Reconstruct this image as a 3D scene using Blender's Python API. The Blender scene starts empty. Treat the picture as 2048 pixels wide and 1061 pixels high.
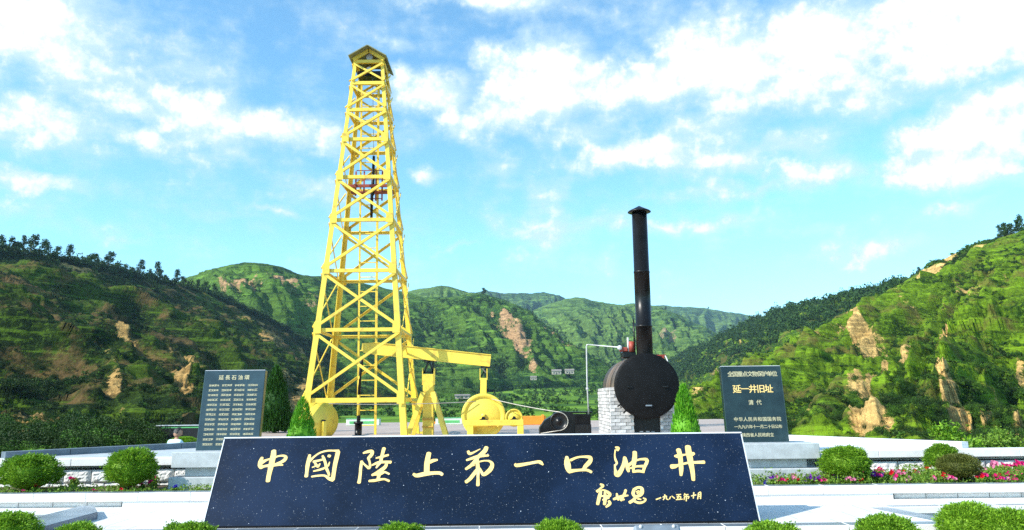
import bpy, bmesh, math, random
import numpy as np
from mathutils import Vector, Matrix

scene = bpy.context.scene
COL = scene.collection
R = math.radians

# ------------------------------------------------------------------ camera
EYE = 1.25                       # camera height above the plaza (z = 0)
FOC = 1540.0                     # focal length in photo pixels (2048 wide)
PITCH = math.atan(270.0 / FOC)
ROLL = R(-0.6)
cam_d = bpy.data.cameras.new("camera")
cam = bpy.data.objects.new("camera", cam_d)
COL.objects.link(cam)
scene.camera = cam
cam_d.sensor_fit = 'HORIZONTAL'
cam_d.sensor_width = 36.0
cam_d.lens = 36.0 * FOC / 2048.0
cam_d.clip_start = 0.1
cam_d.clip_end = 30000.0
CAM_ROT = Matrix.Rotation(R(90) + PITCH, 3, 'X') @ Matrix.Rotation(ROLL, 3, 'Z')
cam.matrix_world = Matrix.Translation((0, 0, EYE)) @ CAM_ROT.to_4x4()

def ray(px, py):
    return CAM_ROT @ Vector((px - 1024.0, 530.5 - py, -FOC))

def at(px, py, Y):
    """point of the place seen at photo position (px, py), Y metres ahead of the camera"""
    d = ray(px, py)
    k = Y / d.y
    return Vector((d.x * k, Y, EYE + d.z * k))

def at_z(px, py, z):
    d = ray(px, py)
    k = (z - EYE) / d.z
    return Vector((d.x * k, d.y * k, z))

# ------------------------------------------------------------------ light
SUN_DIR = Vector((-1.29, -0.72, 1.07)).normalized()      # towards the sun
sun_el = math.asin(SUN_DIR.z)
sun_az = math.atan2(SUN_DIR.x, SUN_DIR.y)                 # from +Y, clockwise
sun_d = bpy.data.lights.new("sun", 'SUN')
sun_d.energy = 5.0
sun_d.angle = R(0.53)
sun_d.color = (1.0, 0.95, 0.86)
sun = bpy.data.objects.new("sun", sun_d)
COL.objects.link(sun)
sun.rotation_euler = SUN_DIR.to_track_quat('Z', 'Y').to_euler()
sun.location = (-30, -20, 60)

scene.view_settings.view_transform = 'Standard'
scene.view_settings.look = 'None'
scene.view_settings.gamma = 1.0
scene.view_settings.use_curve_mapping = False
scene.view_settings.exposure = 0.55
scene.render.engine = 'CYCLES'
scene.cycles.max_bounces = 6
scene.cycles.diffuse_bounces = 3
scene.cycles.glossy_bounces = 3
scene.cycles.transparent_max_bounces = 6
scene.cycles.volume_bounces = 0
scene.cycles.use_denoising = False

# ------------------------------------------------------------------ node helper
class NT:
    def __init__(self, tree):
        self.t = tree
        self.n = tree.nodes
        self.l = tree.links
    def new(self, typ, ins=None, **props):
        nd = self.n.new(typ)
        for k, v in props.items():
            setattr(nd, k, v)
        for k, v in (ins or {}).items():
            if isinstance(v, bpy.types.NodeSocket):
                self.l.new(v, nd.inputs[k])
            else:
                nd.inputs[k].default_value = v
        return nd
    def math(self, op, a, b=0.0, clamp=False):
        return self.new('ShaderNodeMath', {0: a, 1: b}, operation=op, use_clamp=clamp).outputs[0]
    def vmath(self, op, a, b=(0, 0, 0)):
        nd = self.new('ShaderNodeVectorMath', {0: a, 1: b}, operation=op)
        return nd.outputs['Value'] if op in ('DOT_PRODUCT', 'LENGTH') else nd.outputs[0]
    def noise(self, vec, scale, detail=4.0, rough=0.55, dist=0.0):
        nd = self.new('ShaderNodeTexNoise', {'Scale': scale, 'Detail': detail, 'Roughness': rough, 'Distortion': dist})
        if vec is not None:
            self.l.new(vec, nd.inputs['Vector'])
        return nd.outputs['Fac']
    def step(self, v, lo, hi, a=0.0, b=1.0):
        return self.new('ShaderNodeMapRange', {0: v, 1: lo, 2: hi, 3: a, 4: b}, interpolation_type='SMOOTHSTEP').outputs[0]
    def mix(self, f, a, b, blend='MIX'):
        nd = self.n.new('ShaderNodeMix')
        nd.data_type = 'RGBA'
        nd.blend_type = blend
        for idx, v in ((0, f), (6, a), (7, b)):
            if isinstance(v, bpy.types.NodeSocket):
                self.l.new(v, nd.inputs[idx])
            else:
                if idx and len(v) == 3:
                    v = (*v, 1.0)
                nd.inputs[idx].default_value = v
        return nd.outputs[2]

# ------------------------------------------------------------------ sky with cumulus
world = bpy.data.worlds.new("World")
scene.world = world
world.use_nodes = True
world.cycles.sampling_method = 'MANUAL'
world.cycles.sample_map_resolution = 256
w = NT(world.node_tree)
w.n.clear()
wout = w.new('ShaderNodeOutputWorld')
wbg = w.new('ShaderNodeBackground', {'Strength': 0.122})
w.l.new(wbg.outputs[0], wout.inputs[0])
sky = w.new('ShaderNodeTexSky', sky_type='NISHITA', sun_disc=False, sun_elevation=sun_el,
            sun_rotation=sun_az, altitude=900.0, air_density=1.0, dust_density=0.6, ozone_density=1.5)
tc = w.new('ShaderNodeTexCoord')
dirv = w.vmath('NORMALIZE', tc.outputs['Generated'])
sep = w.new('ShaderNodeSeparateXYZ', {0: dirv})
az = w.math('ARCTAN2', sep.outputs[0], sep.outputs[1])
el = w.math('ARCSINE', sep.outputs[2])
ae = w.new('ShaderNodeCombineXYZ', {0: az, 1: el}).outputs[0]
# billows push the cloud outlines about
nv = w.new('ShaderNodeTexNoise', {'Vector': dirv, 'Scale': 13.0, 'Detail': 7.0, 'Roughness': 0.58})
warp = w.vmath('MULTIPLY', w.vmath('SUBTRACT', nv.outputs['Color'], (0.5, 0.5, 0.5)), (0.13, 0.075, 0.0))
aew = w.vmath('ADD', ae, warp)
CLOUDS = [  # photo position, half sizes, thickness
    (50, 50, 150, 75, 1.05), (215, 120, 260, 95, .46), (120, 130, 120, 50, .45), (250, 205, 130, 42, .62), (50, 228, 110, 36, .72), (60, 270, 100, 20, .5),
    (390, 235, 120, 48, .80), (330, 285, 190, 26, .62), (535, 262, 135, 40, .85), (650, 285, 70, 36, .68), (470, 330, 190, 34, .42),
    (50, 364, 90, 22, .80), (610, 365, 170, 40, .36), (560, 424, 75, 12, .5), (800, 90, 40, 16, .42),
    (940, 8, 190, 26, .66), (1150, 30, 200, 26, .36), (1000, 55, 120, 16, .3),
    (1080, 165, 120, 82, 1.20), (980, 225, 90, 58, .85), (1130, 270, 120, 34, .52), (850, 182, 85, 36, .92), (808, 152, 24, 28, .7),
    (1250, 165, 150, 60, .98), (1420, 130, 190, 70, 1.22), (1600, 100, 180, 80, 1.10), (1660, 60, 90, 60, .85), (1480, 205, 330, 36, .60), (1700, 190, 170, 48, .55),
    (1980, 62, 150, 78, 1.25), (1830, 25, 100, 46, .95), (1800, 110, 60, 30, .45),
    (1255, 318, 105, 32, 1.02), (1390, 268, 130, 42, .58), (1470, 315, 190, 34, .62), (1640, 340, 85, 24, .70), (1500, 376, 170, 18, .48), (1640, 275, 80, 30, .4),
    (1960, 258, 120, 62, 1.12), (1880, 335, 95, 42, .95), (2010, 345, 70, 22, .6), (2040, 230, 70, 60, .9),
    (1735, 506, 110, 22, .72), (1080, 440, 150, 15, .46), (1350, 450, 190, 20, .42), (1600, 462, 160, 16, .34), (910, 494, 75, 11, .46),
    (845, 348, 55, 22, .62), (1910, 410, 60, 16, .5), (250, 480, 60, 10, .3), (150, 540, 60, 12, .45), (300, 548, 60, 10, .45), (1250, 235, 120, 28, .45),
]
acc = None
for (cx, cy, rx, ry, wt) in CLOUDS:
    d = ray(cx, cy).normalized()
    a0, e0 = math.atan2(d.x, d.y), math.asin(d.z)
    c = math.cos(e0)
    k = (FOC / 1.0) * 0.985
    sx_, sy_ = k * c / rx / 1.5, k / ry / 1.5
    q = w.new('ShaderNodeVectorMath', {0: aew, 1: (sx_, sy_, 0), 2: (-a0 * sx_, -e0 * sy_, 0)}, operation='MULTIPLY_ADD').outputs[0]
    m = w.math('MULTIPLY', w.new('ShaderNodeTexGradient', {0: q}, gradient_type='SPHERICAL').outputs[1], wt * 1.45)
    acc = m if acc is None else w.math('SMOOTH_MAX', acc, m)
    if acc.node.operation == 'SMOOTH_MAX':
        acc.node.inputs[2].default_value = 0.25
# the rest of the sky carries the same scattered cumulus, thinning towards the zenith
flat = w.vmath('MULTIPLY', dirv, (1.0, 1.0, 2.2))
far = w.step(w.noise(w.vmath('ADD', flat, (3.1, 7.7, 1.3)), 3.2, 3.0, 0.5), 0.52, 0.80, 0.0, 1.0)
acc = w.math('MAXIMUM', acc, far)
fine = w.noise(dirv, 26.0, 8.0, 0.62)
fine_up = w.noise(w.vmath('ADD', dirv, (-0.004, 0.0, 0.011)), 26.0, 5.0, 0.62)
fine2 = w.noise(w.vmath('MULTIPLY', dirv, (1.0, 1.0, 2.6)), 9.0, 6.0, 0.6)
body = w.math('ADD', acc, w.math('ADD', w.math('MULTIPLY', w.math('SUBTRACT', fine, 0.5), 0.95), w.math('MULTIPLY', w.math('SUBTRACT', fine2, 0.5), 1.15)))
dens = w.step(body, 0.06, 0.90)
lit = w.math('MULTIPLY', w.math('SUBTRACT', fine, fine_up), 2.2)          # tops bright, undersides shaded
core = w.step(w.math('ADD', body, lit), 0.46, 1.22)
vis = w.step(el, -0.02, 0.05)
dens = w.math('MULTIPLY', dens, vis)
SKY_TINT = (1.14, 1.74, 1.76)
skyc = w.mix(1.0, sky.outputs[0], (*SKY_TINT, 1.0), 'MULTIPLY')
cl_col = w.mix(core, (4.2, 5.5, 6.2), (7.0, 7.1, 7.1))
skyc = w.mix(w.math('MULTIPLY', dens, 0.96), skyc, cl_col)
w.l.new(skyc, wbg.inputs['Color'])

# ------------------------------------------------------------------ materials
def material(name):
    m = bpy.data.materials.new(name)
    m.use_nodes = True
    t = NT(m.node_tree)
    b = t.n['Principled BSDF']
    return m, t, b

def simple(name, col, rough=0.6, var=0.25, scale=3.0, bump=0.0, bscale=40.0, metal=0.0, dirt=None, dirt_amt=0.5, dirt_scale=2.0, spec=0.5, rnd=0.0):
    """paint or stone with uneven tone, worn patches and a fine relief"""
    m, t, b = material(name)
    co = t.new('ShaderNodeTexCoord').outputs['Object']
    n = t.noise(co, scale, 5.0, 0.6)
    hi = tuple(min(1.0, c * (1 + var)) for c in col)
    lo = tuple(c * (1 - var) for c in col)
    c = t.mix(t.step(n, 0.3, 0.7), lo, hi)
    if dirt:
        d = t.step(t.noise(co, dirt_scale, 6.0, 0.65), 0.52, 0.72, 0.0, dirt_amt)
        c = t.mix(d, c, dirt)
    if rnd:
        oi = t.new('ShaderNodeObjectInfo').outputs['Random']
        c = t.mix(1.0, c, t.new('ShaderNodeCombineColor', {0: t.step(oi, 0, 1, 1 - rnd, 1 + rnd * .4), 1: t.step(oi, 0, 1, 1 - rnd, 1 + rnd * .4), 2: t.step(oi, 0, 1, 1 - rnd, 1 + rnd * .4)}).outputs[0], 'MULTIPLY')
    t.l.new(c, b.inputs['Base Color'])
    b.inputs['Roughness'].default_value = rough
    b.inputs['Metallic'].default_value = metal
    b.inputs['Specular IOR Level'].default_value = spec
    if bump:
        bp = t.new('ShaderNodeBump', {'Height': t.noise(co, bscale, 6.0, 0.6), 'Strength': bump, 'Distance': 0.02})
        t.l.new(bp.outputs[0], b.inputs['Normal'])
    return m

def leaf_mat(name, dark, light, var=0.35, trans=0.25, rough=0.55):
    m, t, b = material(name)
    g = t.new('ShaderNodeNewGeometry')
    oi = t.new('ShaderNodeObjectInfo')
    f = t.math('ADD', t.math('MULTIPLY', g.outputs['Random Per Island'], 0.7), t.math('MULTIPLY', oi.outputs['Random'], var))
    c = t.mix(f, dark, light)
    t.l.new(c, b.inputs['Base Color'])
    b.inputs['Roughness'].default_value = rough
    b.inputs['Specular IOR Level'].default_value = 0.25
    tr = t.new('ShaderNodeBsdfTranslucent', {'Color': t.mix(0.5, c, light)})
    mx = t.new('ShaderNodeMixShader', {0: trans, 1: b.outputs[0], 2: tr.outputs[0]})
    t.l.new(mx.outputs[0], t.n['Material Output'].inputs[0])
    return m

M = {}
M['yellow'] = simple('yellow_paint', (0.88, 0.64, 0.075), 0.42, 0.10, 2.0, 0.06, 60, dirt=(0.42, 0.22, 0.05), dirt_amt=0.55, dirt_scale=3.0)
M['ochre'] = simple('ochre_paint', (0.62, 0.36, 0.05), 0.5, 0.15, 2.0, 0.06, 60)
M['roof'] = simple('roof_sheet', (0.23, 0.24, 0.13), 0.5, 0.2, 3.0, 0.1, 30)
M['black'] = simple('black_iron', (0.006, 0.006, 0.0065), 0.35, 0.4, 2.5, 0.08, 25, spec=0.35)
M['black_matt'] = simple('black_matt_iron', (0.0045, 0.0045, 0.005), 0.55, 0.4, 2.5, 0.12, 30, spec=0.18)
M['boiler_side'] = simple('rusty_boiler_plate', (0.10, 0.075, 0.055), 0.55, 0.4, 3.0, 0.1, 25, dirt=(0.22, 0.08, 0.035), dirt_amt=0.8, dirt_scale=2.5)
M['red'] = simple('red_lead_paint', (0.30, 0.05, 0.03), 0.55, 0.25, 4.0, 0.08, 40)
M['white_pipe'] = simple('white_pipe_paint', (0.55, 0.57, 0.57), 0.4, 0.06, 5.0)
M['cable'] = simple('steel_cable', (0.45, 0.42, 0.36), 0.45, 0.2, 20.0, metal=0.3)
M['marble'] = simple('white_granite', (0.78, 0.77, 0.76), 0.5, 0.06, 1.6, 0.12, 60, dirt=(0.42, 0.43, 0.44), dirt_amt=0.45, dirt_scale=1.3)
M['rough_stone'] = simple('rough_white_stone', (0.72, 0.71, 0.69), 0.8, 0.12, 3.0, 0.5, 22, dirt=(0.42, 0.42, 0.42), dirt_amt=0.5, dirt_scale=3.0, rnd=0.12)
M['polished'] = simple('polished_grey_granite', (0.17, 0.21, 0.245), 0.25, 0.18, 3.0, 0.03, 80, dirt=(0.26, 0.29, 0.32), dirt_amt=0.5, dirt_scale=4.0, rnd=0.15)
M['pedestal'] = simple('pale_grey_granite', (0.47, 0.50, 0.51), 0.45, 0.10, 8.0, 0.05, 90, dirt=(0.33, 0.37, 0.39), dirt_amt=0.5, dirt_scale=5.0)
M['kerb_shaded'] = simple('shade_dark_granite', (0.12, 0.15, 0.185), 0.4, 0.15, 5.0, 0.05, 60)  # grey granite darkened to carry the shade of the left parapet
M['joint'] = simple('dark_joint', (0.06, 0.055, 0.05), 0.9, 0.3, 5.0)
M['plaza'] = simple('plaza_paving', (0.46, 0.36, 0.30), 0.75, 0.1, 1.0, 0.1, 20, dirt=(0.38, 0.33, 0.29), dirt_amt=0.5, dirt_scale=0.6)
M['yard'] = simple('dark_yard_ground', (0.022, 0.024, 0.026), 0.9, 0.25, 0.5, 0.15, 20, spec=0.1)  # yard ground in one very dark tone
M['yard_wall'] = simple('dark_yard_stone', (0.026, 0.029, 0.031), 0.95, 0.45, 1.2, 0.4, 8, dirt=(0.014, 0.020, 0.011), dirt_amt=.8, dirt_scale=.8, spec=0.05)
M['soil'] = simple('bed_soil', (0.11, 0.075, 0.045), 0.95, 0.35, 6.0, 0.5, 25)
M['gold'] = simple('gilt_paint', (0.86, 0.62, 0.22), 0.38, 0.10, 14.0, dirt=(0.80, 0.66, 0.36), dirt_amt=0.7, dirt_scale=5.0)
M['gilt_small'] = simple('pale_gilt_paint', (0.50, 0.46, 0.28), 0.45, 0.1, 14.0)
M['orange'] = simple('orange_paint', (0.80, 0.27, 0.02), 0.5, 0.1, 2.0)
M['planter'] = simple('planter_white', (0.62, 0.72, 0.60), 0.5, 0.1, 3.0)
M['planter_green'] = simple('planter_green', (0.10, 0.42, 0.13), 0.5, 0.15, 3.0)
M['lamp_grey'] = simple('lamp_housing_grey', (0.20, 0.24, 0.28), 0.4, 0.15, 5.0, metal=0.2)
M['glass'] = simple('lamp_glass', (0.30, 0.38, 0.44), 0.1, 0.1, 2.0)
M['wall_far'] = simple('far_house_wall', (0.40, 0.37, 0.31), 0.8, 0.1, 0.5)
M['roof_far'] = simple('far_house_roof', (0.22, 0.20, 0.18), 0.8, 0.15, 0.5)
M['pane_far'] = simple('far_window_pane', (0.05, 0.06, 0.08), 0.2, 0.1, 1.0)
M['trunk'] = simple('bark', (0.10, 0.07, 0.045), 0.9, 0.3, 6.0, 0.4, 20)
M['skin'] = simple('skin', (0.42, 0.24, 0.16), 0.55, 0.08, 6.0)
M['hair'] = simple('hair', (0.014, 0.011, 0.010), 0.5, 0.3, 20.0)
M['shirt'] = simple('pale_blue_shirt', (0.52, 0.72, 0.80), 0.8, 0.08, 5.0)
M['trouser'] = simple('dark_trousers', (0.03, 0.035, 0.05), 0.8, 0.2, 5.0)
M['clip_leaf'] = leaf_mat('clipped_shrub_leaf', (0.022, 0.10, 0.005), (0.32, 0.56, 0.035), 0.2)
M['dry_leaf'] = leaf_mat('olive_shrub_leaf', (0.05, 0.07, 0.012), (0.22, 0.24, 0.05), 0.2)
M['cone_leaf'] = leaf_mat('conifer_spray', (0.035, 0.18, 0.008), (0.24, 0.60, 0.03), 0.2)
M['cypress_leaf'] = leaf_mat('dark_conifer_spray', (0.008, 0.04, 0.005), (0.04, 0.14, 0.015), 0.2)
M['bed_leaf'] = leaf_mat('bedding_leaf', (0.05, 0.13, 0.01), (0.26, 0.42, 0.05), 0.2)
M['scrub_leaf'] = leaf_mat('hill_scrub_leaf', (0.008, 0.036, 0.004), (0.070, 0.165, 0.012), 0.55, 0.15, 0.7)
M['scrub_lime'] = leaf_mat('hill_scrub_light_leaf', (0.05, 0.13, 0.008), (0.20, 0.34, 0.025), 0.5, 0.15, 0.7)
M['scrub_dark'] = leaf_mat('shade_darkened_scrub_leaf', (0.004, 0.016, 0.002), (0.026, 0.066, 0.006), 0.55, 0.12, 0.7)  # darker leaf copy; the left slope's shade is put into its colour
M['tree_leaf'] = leaf_mat('hill_tree_leaf', (0.008, 0.032, 0.006), (0.04, 0.10, 0.014), 0.4, 0.12, 0.7)
for nm, c in (('magenta', (0.78, 0.02, 0.22)), ('crimson', (0.70, 0.012, 0.03)), ('pink', (0.80, 0.25, 0.42)), ('purple', (0.22, 0.03, 0.42)), ('violet', (0.05, 0.04, 0.42))):
    M[nm] = leaf_mat(nm + '_petal', tuple(x * .7 for x in c), c, 0.2, 0.3)

def paving(name, col, jx, jy, jcol):
    m, t, b = material(name)
    co = t.new('ShaderNodeNewGeometry').outputs['Position']
    sp = t.new('ShaderNodeSeparateXYZ', {0: co})
    fx = t.math('MULTIPLY', sp.outputs[0], 1 / jx); fy = t.math('MULTIPLY', sp.outputs[1], 1 / jy)
    row = t.math('FLOOR', fy)
    fx = t.math('ADD', fx, t.math('MULTIPLY', row, .5))
    jl = t.math('MINIMUM', t.math('MULTIPLY', t.math('PINGPONG', fx, .5), jx), t.math('MULTIPLY', t.math('PINGPONG', fy, .5), jy))
    cell = t.new('ShaderNodeCombineXYZ', {0: t.math('FLOOR', fx), 1: row}).outputs[0]
    wn_ = t.new('ShaderNodeTexWhiteNoise', {0: cell}, noise_dimensions='3D').outputs['Value']
    c = t.mix(wn_, tuple(x * .88 for x in col), col)
    c = t.mix(t.step(t.noise(co, 1.7, 6.0, .65), .5, .75, 0, .45), c, tuple(x * .62 for x in col))
    c = t.mix(t.math('LESS_THAN', jl, .006), c, jcol)
    t.l.new(c, b.inputs['Base Color'])
    b.inputs['Roughness'].default_value = .6
    bp = t.new('ShaderNodeBump', {'Height': t.noise(co, 50.0, 5.0, .6), 'Strength': .12, 'Distance': .01})
    t.l.new(bp.outputs[0], b.inputs['Normal'])
    return m
M['terrace'] = paving('terrace_paving', (0.76, 0.75, 0.73), .8, .6, (0.30, 0.29, 0.28))
M['plaza'] = paving('plaza_slabs', (0.46, 0.36, 0.30), 1.2, 1.2, (0.25, 0.20, 0.17))
def granite(name, base, fleck, rough, fleck_amt):
    m, t, b = material(name)
    co = t.new('ShaderNodeTexCoord').outputs['Object']
    cloud = t.step(t.noise(co, 0.9, 5.0, 0.6), 0.38, 0.68)
    c = t.mix(cloud, base, tuple(x * 2.2 for x in base))
    gr = t.noise(co, 45.0, 3.0, 0.7)
    c = t.mix(t.step(gr, 0.50, 0.72, 0, 0.6), c, tuple(x * 2.6 for x in base))
    for sc, th, amt in ((8.0, 0.045, .55), (22.0, 0.095, .70), (44.0, 0.18, .70)):
        v = t.new('ShaderNodeTexVoronoi', {'Vector': co, 'Scale': sc, 'Randomness': 1.0})
        pick = t.new('ShaderNodeSeparateColor', {0: v.outputs['Color']}).outputs[0]
        s = t.math('MULTIPLY', t.math('LESS_THAN', v.outputs['Distance'], th), t.math('GREATER_THAN', pick, amt))
        c = t.mix(s, c, tuple(x * (.9 if sc < 10 else .45 if sc < 30 else .16) for x in fleck))
    t.l.new(c, b.inputs['Base Color'])
    b.inputs['Roughness'].default_value = rough
    b.inputs['Specular IOR Level'].default_value = 0.3
    return m
M['granite_blue'] = granite('dark_blue_flecked_granite', (0.0038, 0.0085, 0.022), (0.62, 0.68, 0.75), 0.25, 0.45)
M['granite_edge'] = simple('sawn_granite_edge', (0.60, 0.64, 0.68), 0.6, 0.1, 8.0)
M['stele_blue'] = simple('polished_blue_grey_granite', (0.028, 0.052, 0.064), 0.22, 0.3, 2.2, dirt=(0.02, 0.04, 0.045), dirt_amt=0.8, dirt_scale=3.0)
M['stele_green'] = simple('polished_green_black_granite', (0.016, 0.032, 0.034), 0.2, 0.35, 2.2, dirt=(0.05, 0.075, 0.075), dirt_amt=0.6, dirt_scale=3.0)
M['stele_side'] = simple('stele_brown_edge', (0.34, 0.20, 0.04), 0.45, 0.35, 2.0)  # brown tone for the narrow sides of the left slab

# ------------------------------------------------------------------ object helpers
ORG = {}
def origin_of(o):
    while o is not None and o.parent is not None:
        o = o.parent
    return Vector(o.location) if o is not None else Vector((0, 0, 0))

def tag(o, label=None, cat=None, group=None, kind=None):
    if label: o['label'] = label
    if cat: o['category'] = cat
    if group: o['group'] = group
    if kind: o['kind'] = kind
    return o

def thing(name, loc, label, cat, group=None):
    o = bpy.data.objects.new(name, None)
    o.empty_display_size = 0.2
    o.location = loc
    COL.objects.link(o)
    return tag(o, label, cat, group)

def link_mesh(name, me, parent=None, loc=None):
    o = bpy.data.objects.new(name, me)
    COL.objects.link(o)
    if parent is not None:
        o.parent = parent
    if loc is not None:
        o.location = loc
    return o

class MB:
    """collects shapes in place coordinates; build() makes ONE mesh object"""
    def __init__(self):
        self.v, self.f, self.m, self.sm = [], [], [], []
    def add(self, vs, fs, mi=0, smooth=False):
        k = len(self.v)
        self.v += [Vector(p) for p in vs]
        self.f += [[i + k for i in f] for f in fs]
        self.m += [mi] * len(fs)
        self.sm += [smooth] * len(fs)
        return self
    def box(self, c, s, rot=None, mi=0):
        c = Vector(c)
        h = Vector(s) / 2
        vs = [Vector((x * h.x, y * h.y, z * h.z)) for x in (-1, 1) for y in (-1, 1) for z in (-1, 1)]
        if rot is not None:
            vs = [rot @ p for p in vs]
        return self.add([c + p for p in vs], [(0, 1, 3, 2), (4, 6, 7, 5), (0, 4, 5, 1), (2, 3, 7, 6), (0, 2, 6, 4), (1, 5, 7, 3)], mi)
    def cbox(self, c, s, b=0.01, rot=None, mi=0):
        """box with chamfered edges"""
        c = Vector(c)
        h = Vector(s) / 2
        b = min(b, h.x * .45, h.y * .45, h.z * .45)
        bm = bmesh.new()
        bmesh.ops.create_cube(bm, size=2.0)
        for v in bm.verts:
            v.co = Vector((v.co.x * h.x, v.co.y * h.y, v.co.z * h.z))
        bmesh.ops.bevel(bm, geom=list(bm.edges), offset=b, segments=1, affect='EDGES', profile=0.5)
        bm.verts.index_update()
        vs = [c + ((rot @ v.co) if rot is not None else v.co) for v in bm.verts]
        fs = [[v.index for v in f.verts] for f in bm.faces]
        bm.free()
        return self.add(vs, fs, mi)
    def bar(self, p0, p1, w, h, up=(0, -1, 0), mi=0):
        """rectangular bar; w across, h along 'up'"""
        p0, p1 = Vector(p0), Vector(p1)
        d = (p1 - p0).normalized()
        u = Vector(up)
        u = (u - d * u.dot(d)).normalized()
        s = d.cross(u)
        vs = [p + s * (a * w / 2) + u * (b * h / 2) for p in (p0, p1) for a, b in ((-1, -1), (1, -1), (1, 1), (-1, 1))]
        return self.add(vs, [(3, 2, 1, 0), (4, 5, 6, 7), (0, 1, 5, 4), (1, 2, 6, 5), (2, 3, 7, 6), (3, 0, 4, 7)], mi)
    def angle(self, p0, p1, w, th, up=(0, -1, 0), flip=1):
        """angle-iron: a face plate across 'up' and a flange behind it"""
        p0, p1 = Vector(p0), Vector(p1)
        d = (p1 - p0).normalized()
        u = Vector(up)
        u = (u - d * u.dot(d)).normalized()
        s = d.cross(u)
        self.bar(p0, p1, w, th, up)
        o = s * (flip * (w / 2 - th / 2)) - u * (w * .35 + th * .45)
        self.bar(p0 + o, p1 + o, th, w * .7, up)
        return self
    def tube(self, pts, r, n=10, mi=0, caps=True, radii=None):
        pts = [Vector(p) for p in pts]
        rings = []
        prev = None
        for i, p in enumerate(pts):
            a = pts[max(i - 1, 0)]
            c = pts[min(i + 1, len(pts) - 1)]
            d = (c - a).normalized()
            u = prev if prev is not None else (Vector((0, 0, 1)) if abs(d.z) < .9 else Vector((1, 0, 0)))
            u = (u - d * u.dot(d)).normalized()
            prev = u
            s = d.cross(u)
            rr = radii[i] if radii else r
            rings.append([p + (u * math.cos(t) + s * math.sin(t)) * rr for t in (2 * math.pi * k / n for k in range(n))])
        vs = [p for ring in rings for p in ring]
        fs = []
        for i in range(len(pts) - 1):
            for k in range(n):
                fs.append((i * n + k, i * n + (k + 1) % n, (i + 1) * n + (k + 1) % n, (i + 1) * n + k))
        self.add(vs, fs, mi, True)
        if caps:
            self.add(rings[0], [tuple(range(n))[::-1]], mi)
            self.add(rings[-1], [tuple(range(n))], mi)
        return self
    def lathe(self, c, axis, prof, n=48, mi=0, smooth=True):
        """prof: list of (distance along axis, radius)"""
        c = Vector(c)
        ax = Vector(axis).normalized()
        u = Vector((0, 0, 1)) if abs(ax.z) < .9 else Vector((1, 0, 0))
        u = (u - ax * u.dot(ax)).normalized()
        s = ax.cross(u)
        for (t0, r0), (t1, r1) in zip(prof[:-1], prof[1:]):
            vs = []
            for t, r in ((t0, r0), (t1, r1)):
                vs += [c + ax * t + (u * math.cos(2 * math.pi * k / n) + s * math.sin(2 * math.pi * k / n)) * r for k in range(n)]
            self.add(vs, [(k, (k + 1) % n, n + (k + 1) % n, n + k) for k in range(n)], mi, smooth)
        return self
    def prism(self, poly, d, mi=0):
        """polygon (list of points) swept along d"""
        d = Vector(d)
        n = len(poly)
        vs = [Vector(p) for p in poly] + [Vector(p) + d for p in poly]
        fs = [tuple(range(n))[::-1], tuple(range(n, 2 * n))] + [(k, (k + 1) % n, n + (k + 1) % n, n + k) for k in range(n)]
        return self.add(vs, fs, mi)
    def mesh(self, name, mats, org):
        me = bpy.data.meshes.new(name)
        me.from_pydata([tuple(p - org) for p in self.v], [], self.f)
        for m in (mats if isinstance(mats, (list, tuple)) else [mats]):
            me.materials.append(m)
        me.polygons.foreach_set('material_index', self.m)
        me.polygons.foreach_set('use_smooth', self.sm)
        bm = bmesh.new()
        bm.from_mesh(me)
        bmesh.ops.remove_doubles(bm, verts=bm.verts, dist=1e-5)
        bmesh.ops.recalc_face_normals(bm, faces=bm.faces)
        bm.to_mesh(me)
        bm.free()
        return me
    def build(self, name, mats, parent=None, org=None):
        o = Vector(org) if org is not None else origin_of(parent)
        ob = link_mesh(name, self.mesh(name, mats, o), parent)
        if parent is None and org is not None:
            ob.location = o
        return ob

def grid_mesh(name, P, mat, attrs=None, smooth=True):
    nv_, nu_ = P.shape[:2]
    idx = np.arange(nv_ * nu_).reshape(nv_, nu_)
    q = np.stack([idx[:-1, :-1], idx[:-1, 1:], idx[1:, 1:], idx[1:, :-1]], -1).reshape(-1, 4)
    me = raw_mesh(name, P.reshape(-1, 3), q, mat, smooth)
    for k, a in (attrs or {}).items():
        at_ = me.attributes.new(k, 'FLOAT', 'POINT')
        at_.data.foreach_set('value', np.ascontiguousarray(a.reshape(-1), dtype=np.float32))
    return me

def raw_mesh(name, V, Q, mat, smooth=False):
    """fast mesh from arrays: V (n,3), Q (m,k)"""
    V = np.ascontiguousarray(V, dtype=np.float32)
    Q = np.ascontiguousarray(Q, dtype=np.int32)
    me = bpy.data.meshes.new(name)
    k = Q.shape[1]
    me.vertices.add(len(V))
    me.vertices.foreach_set('co', V.ravel())
    me.loops.add(Q.size)
    me.loops.foreach_set('vertex_index', Q.ravel())
    me.polygons.add(len(Q))
    me.polygons.foreach_set('loop_start', np.arange(0, Q.size, k, dtype=np.int32))
    try:
        me.polygons.foreach_set('loop_total', np.full(len(Q), k, dtype=np.int32))
    except Exception:
        pass
    me.polygons.foreach_set('use_smooth', np.full(len(Q), smooth, dtype=bool))
    me.materials.append(mat)
    me.update(calc_edges=True)
    me.validate()
    return me

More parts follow.
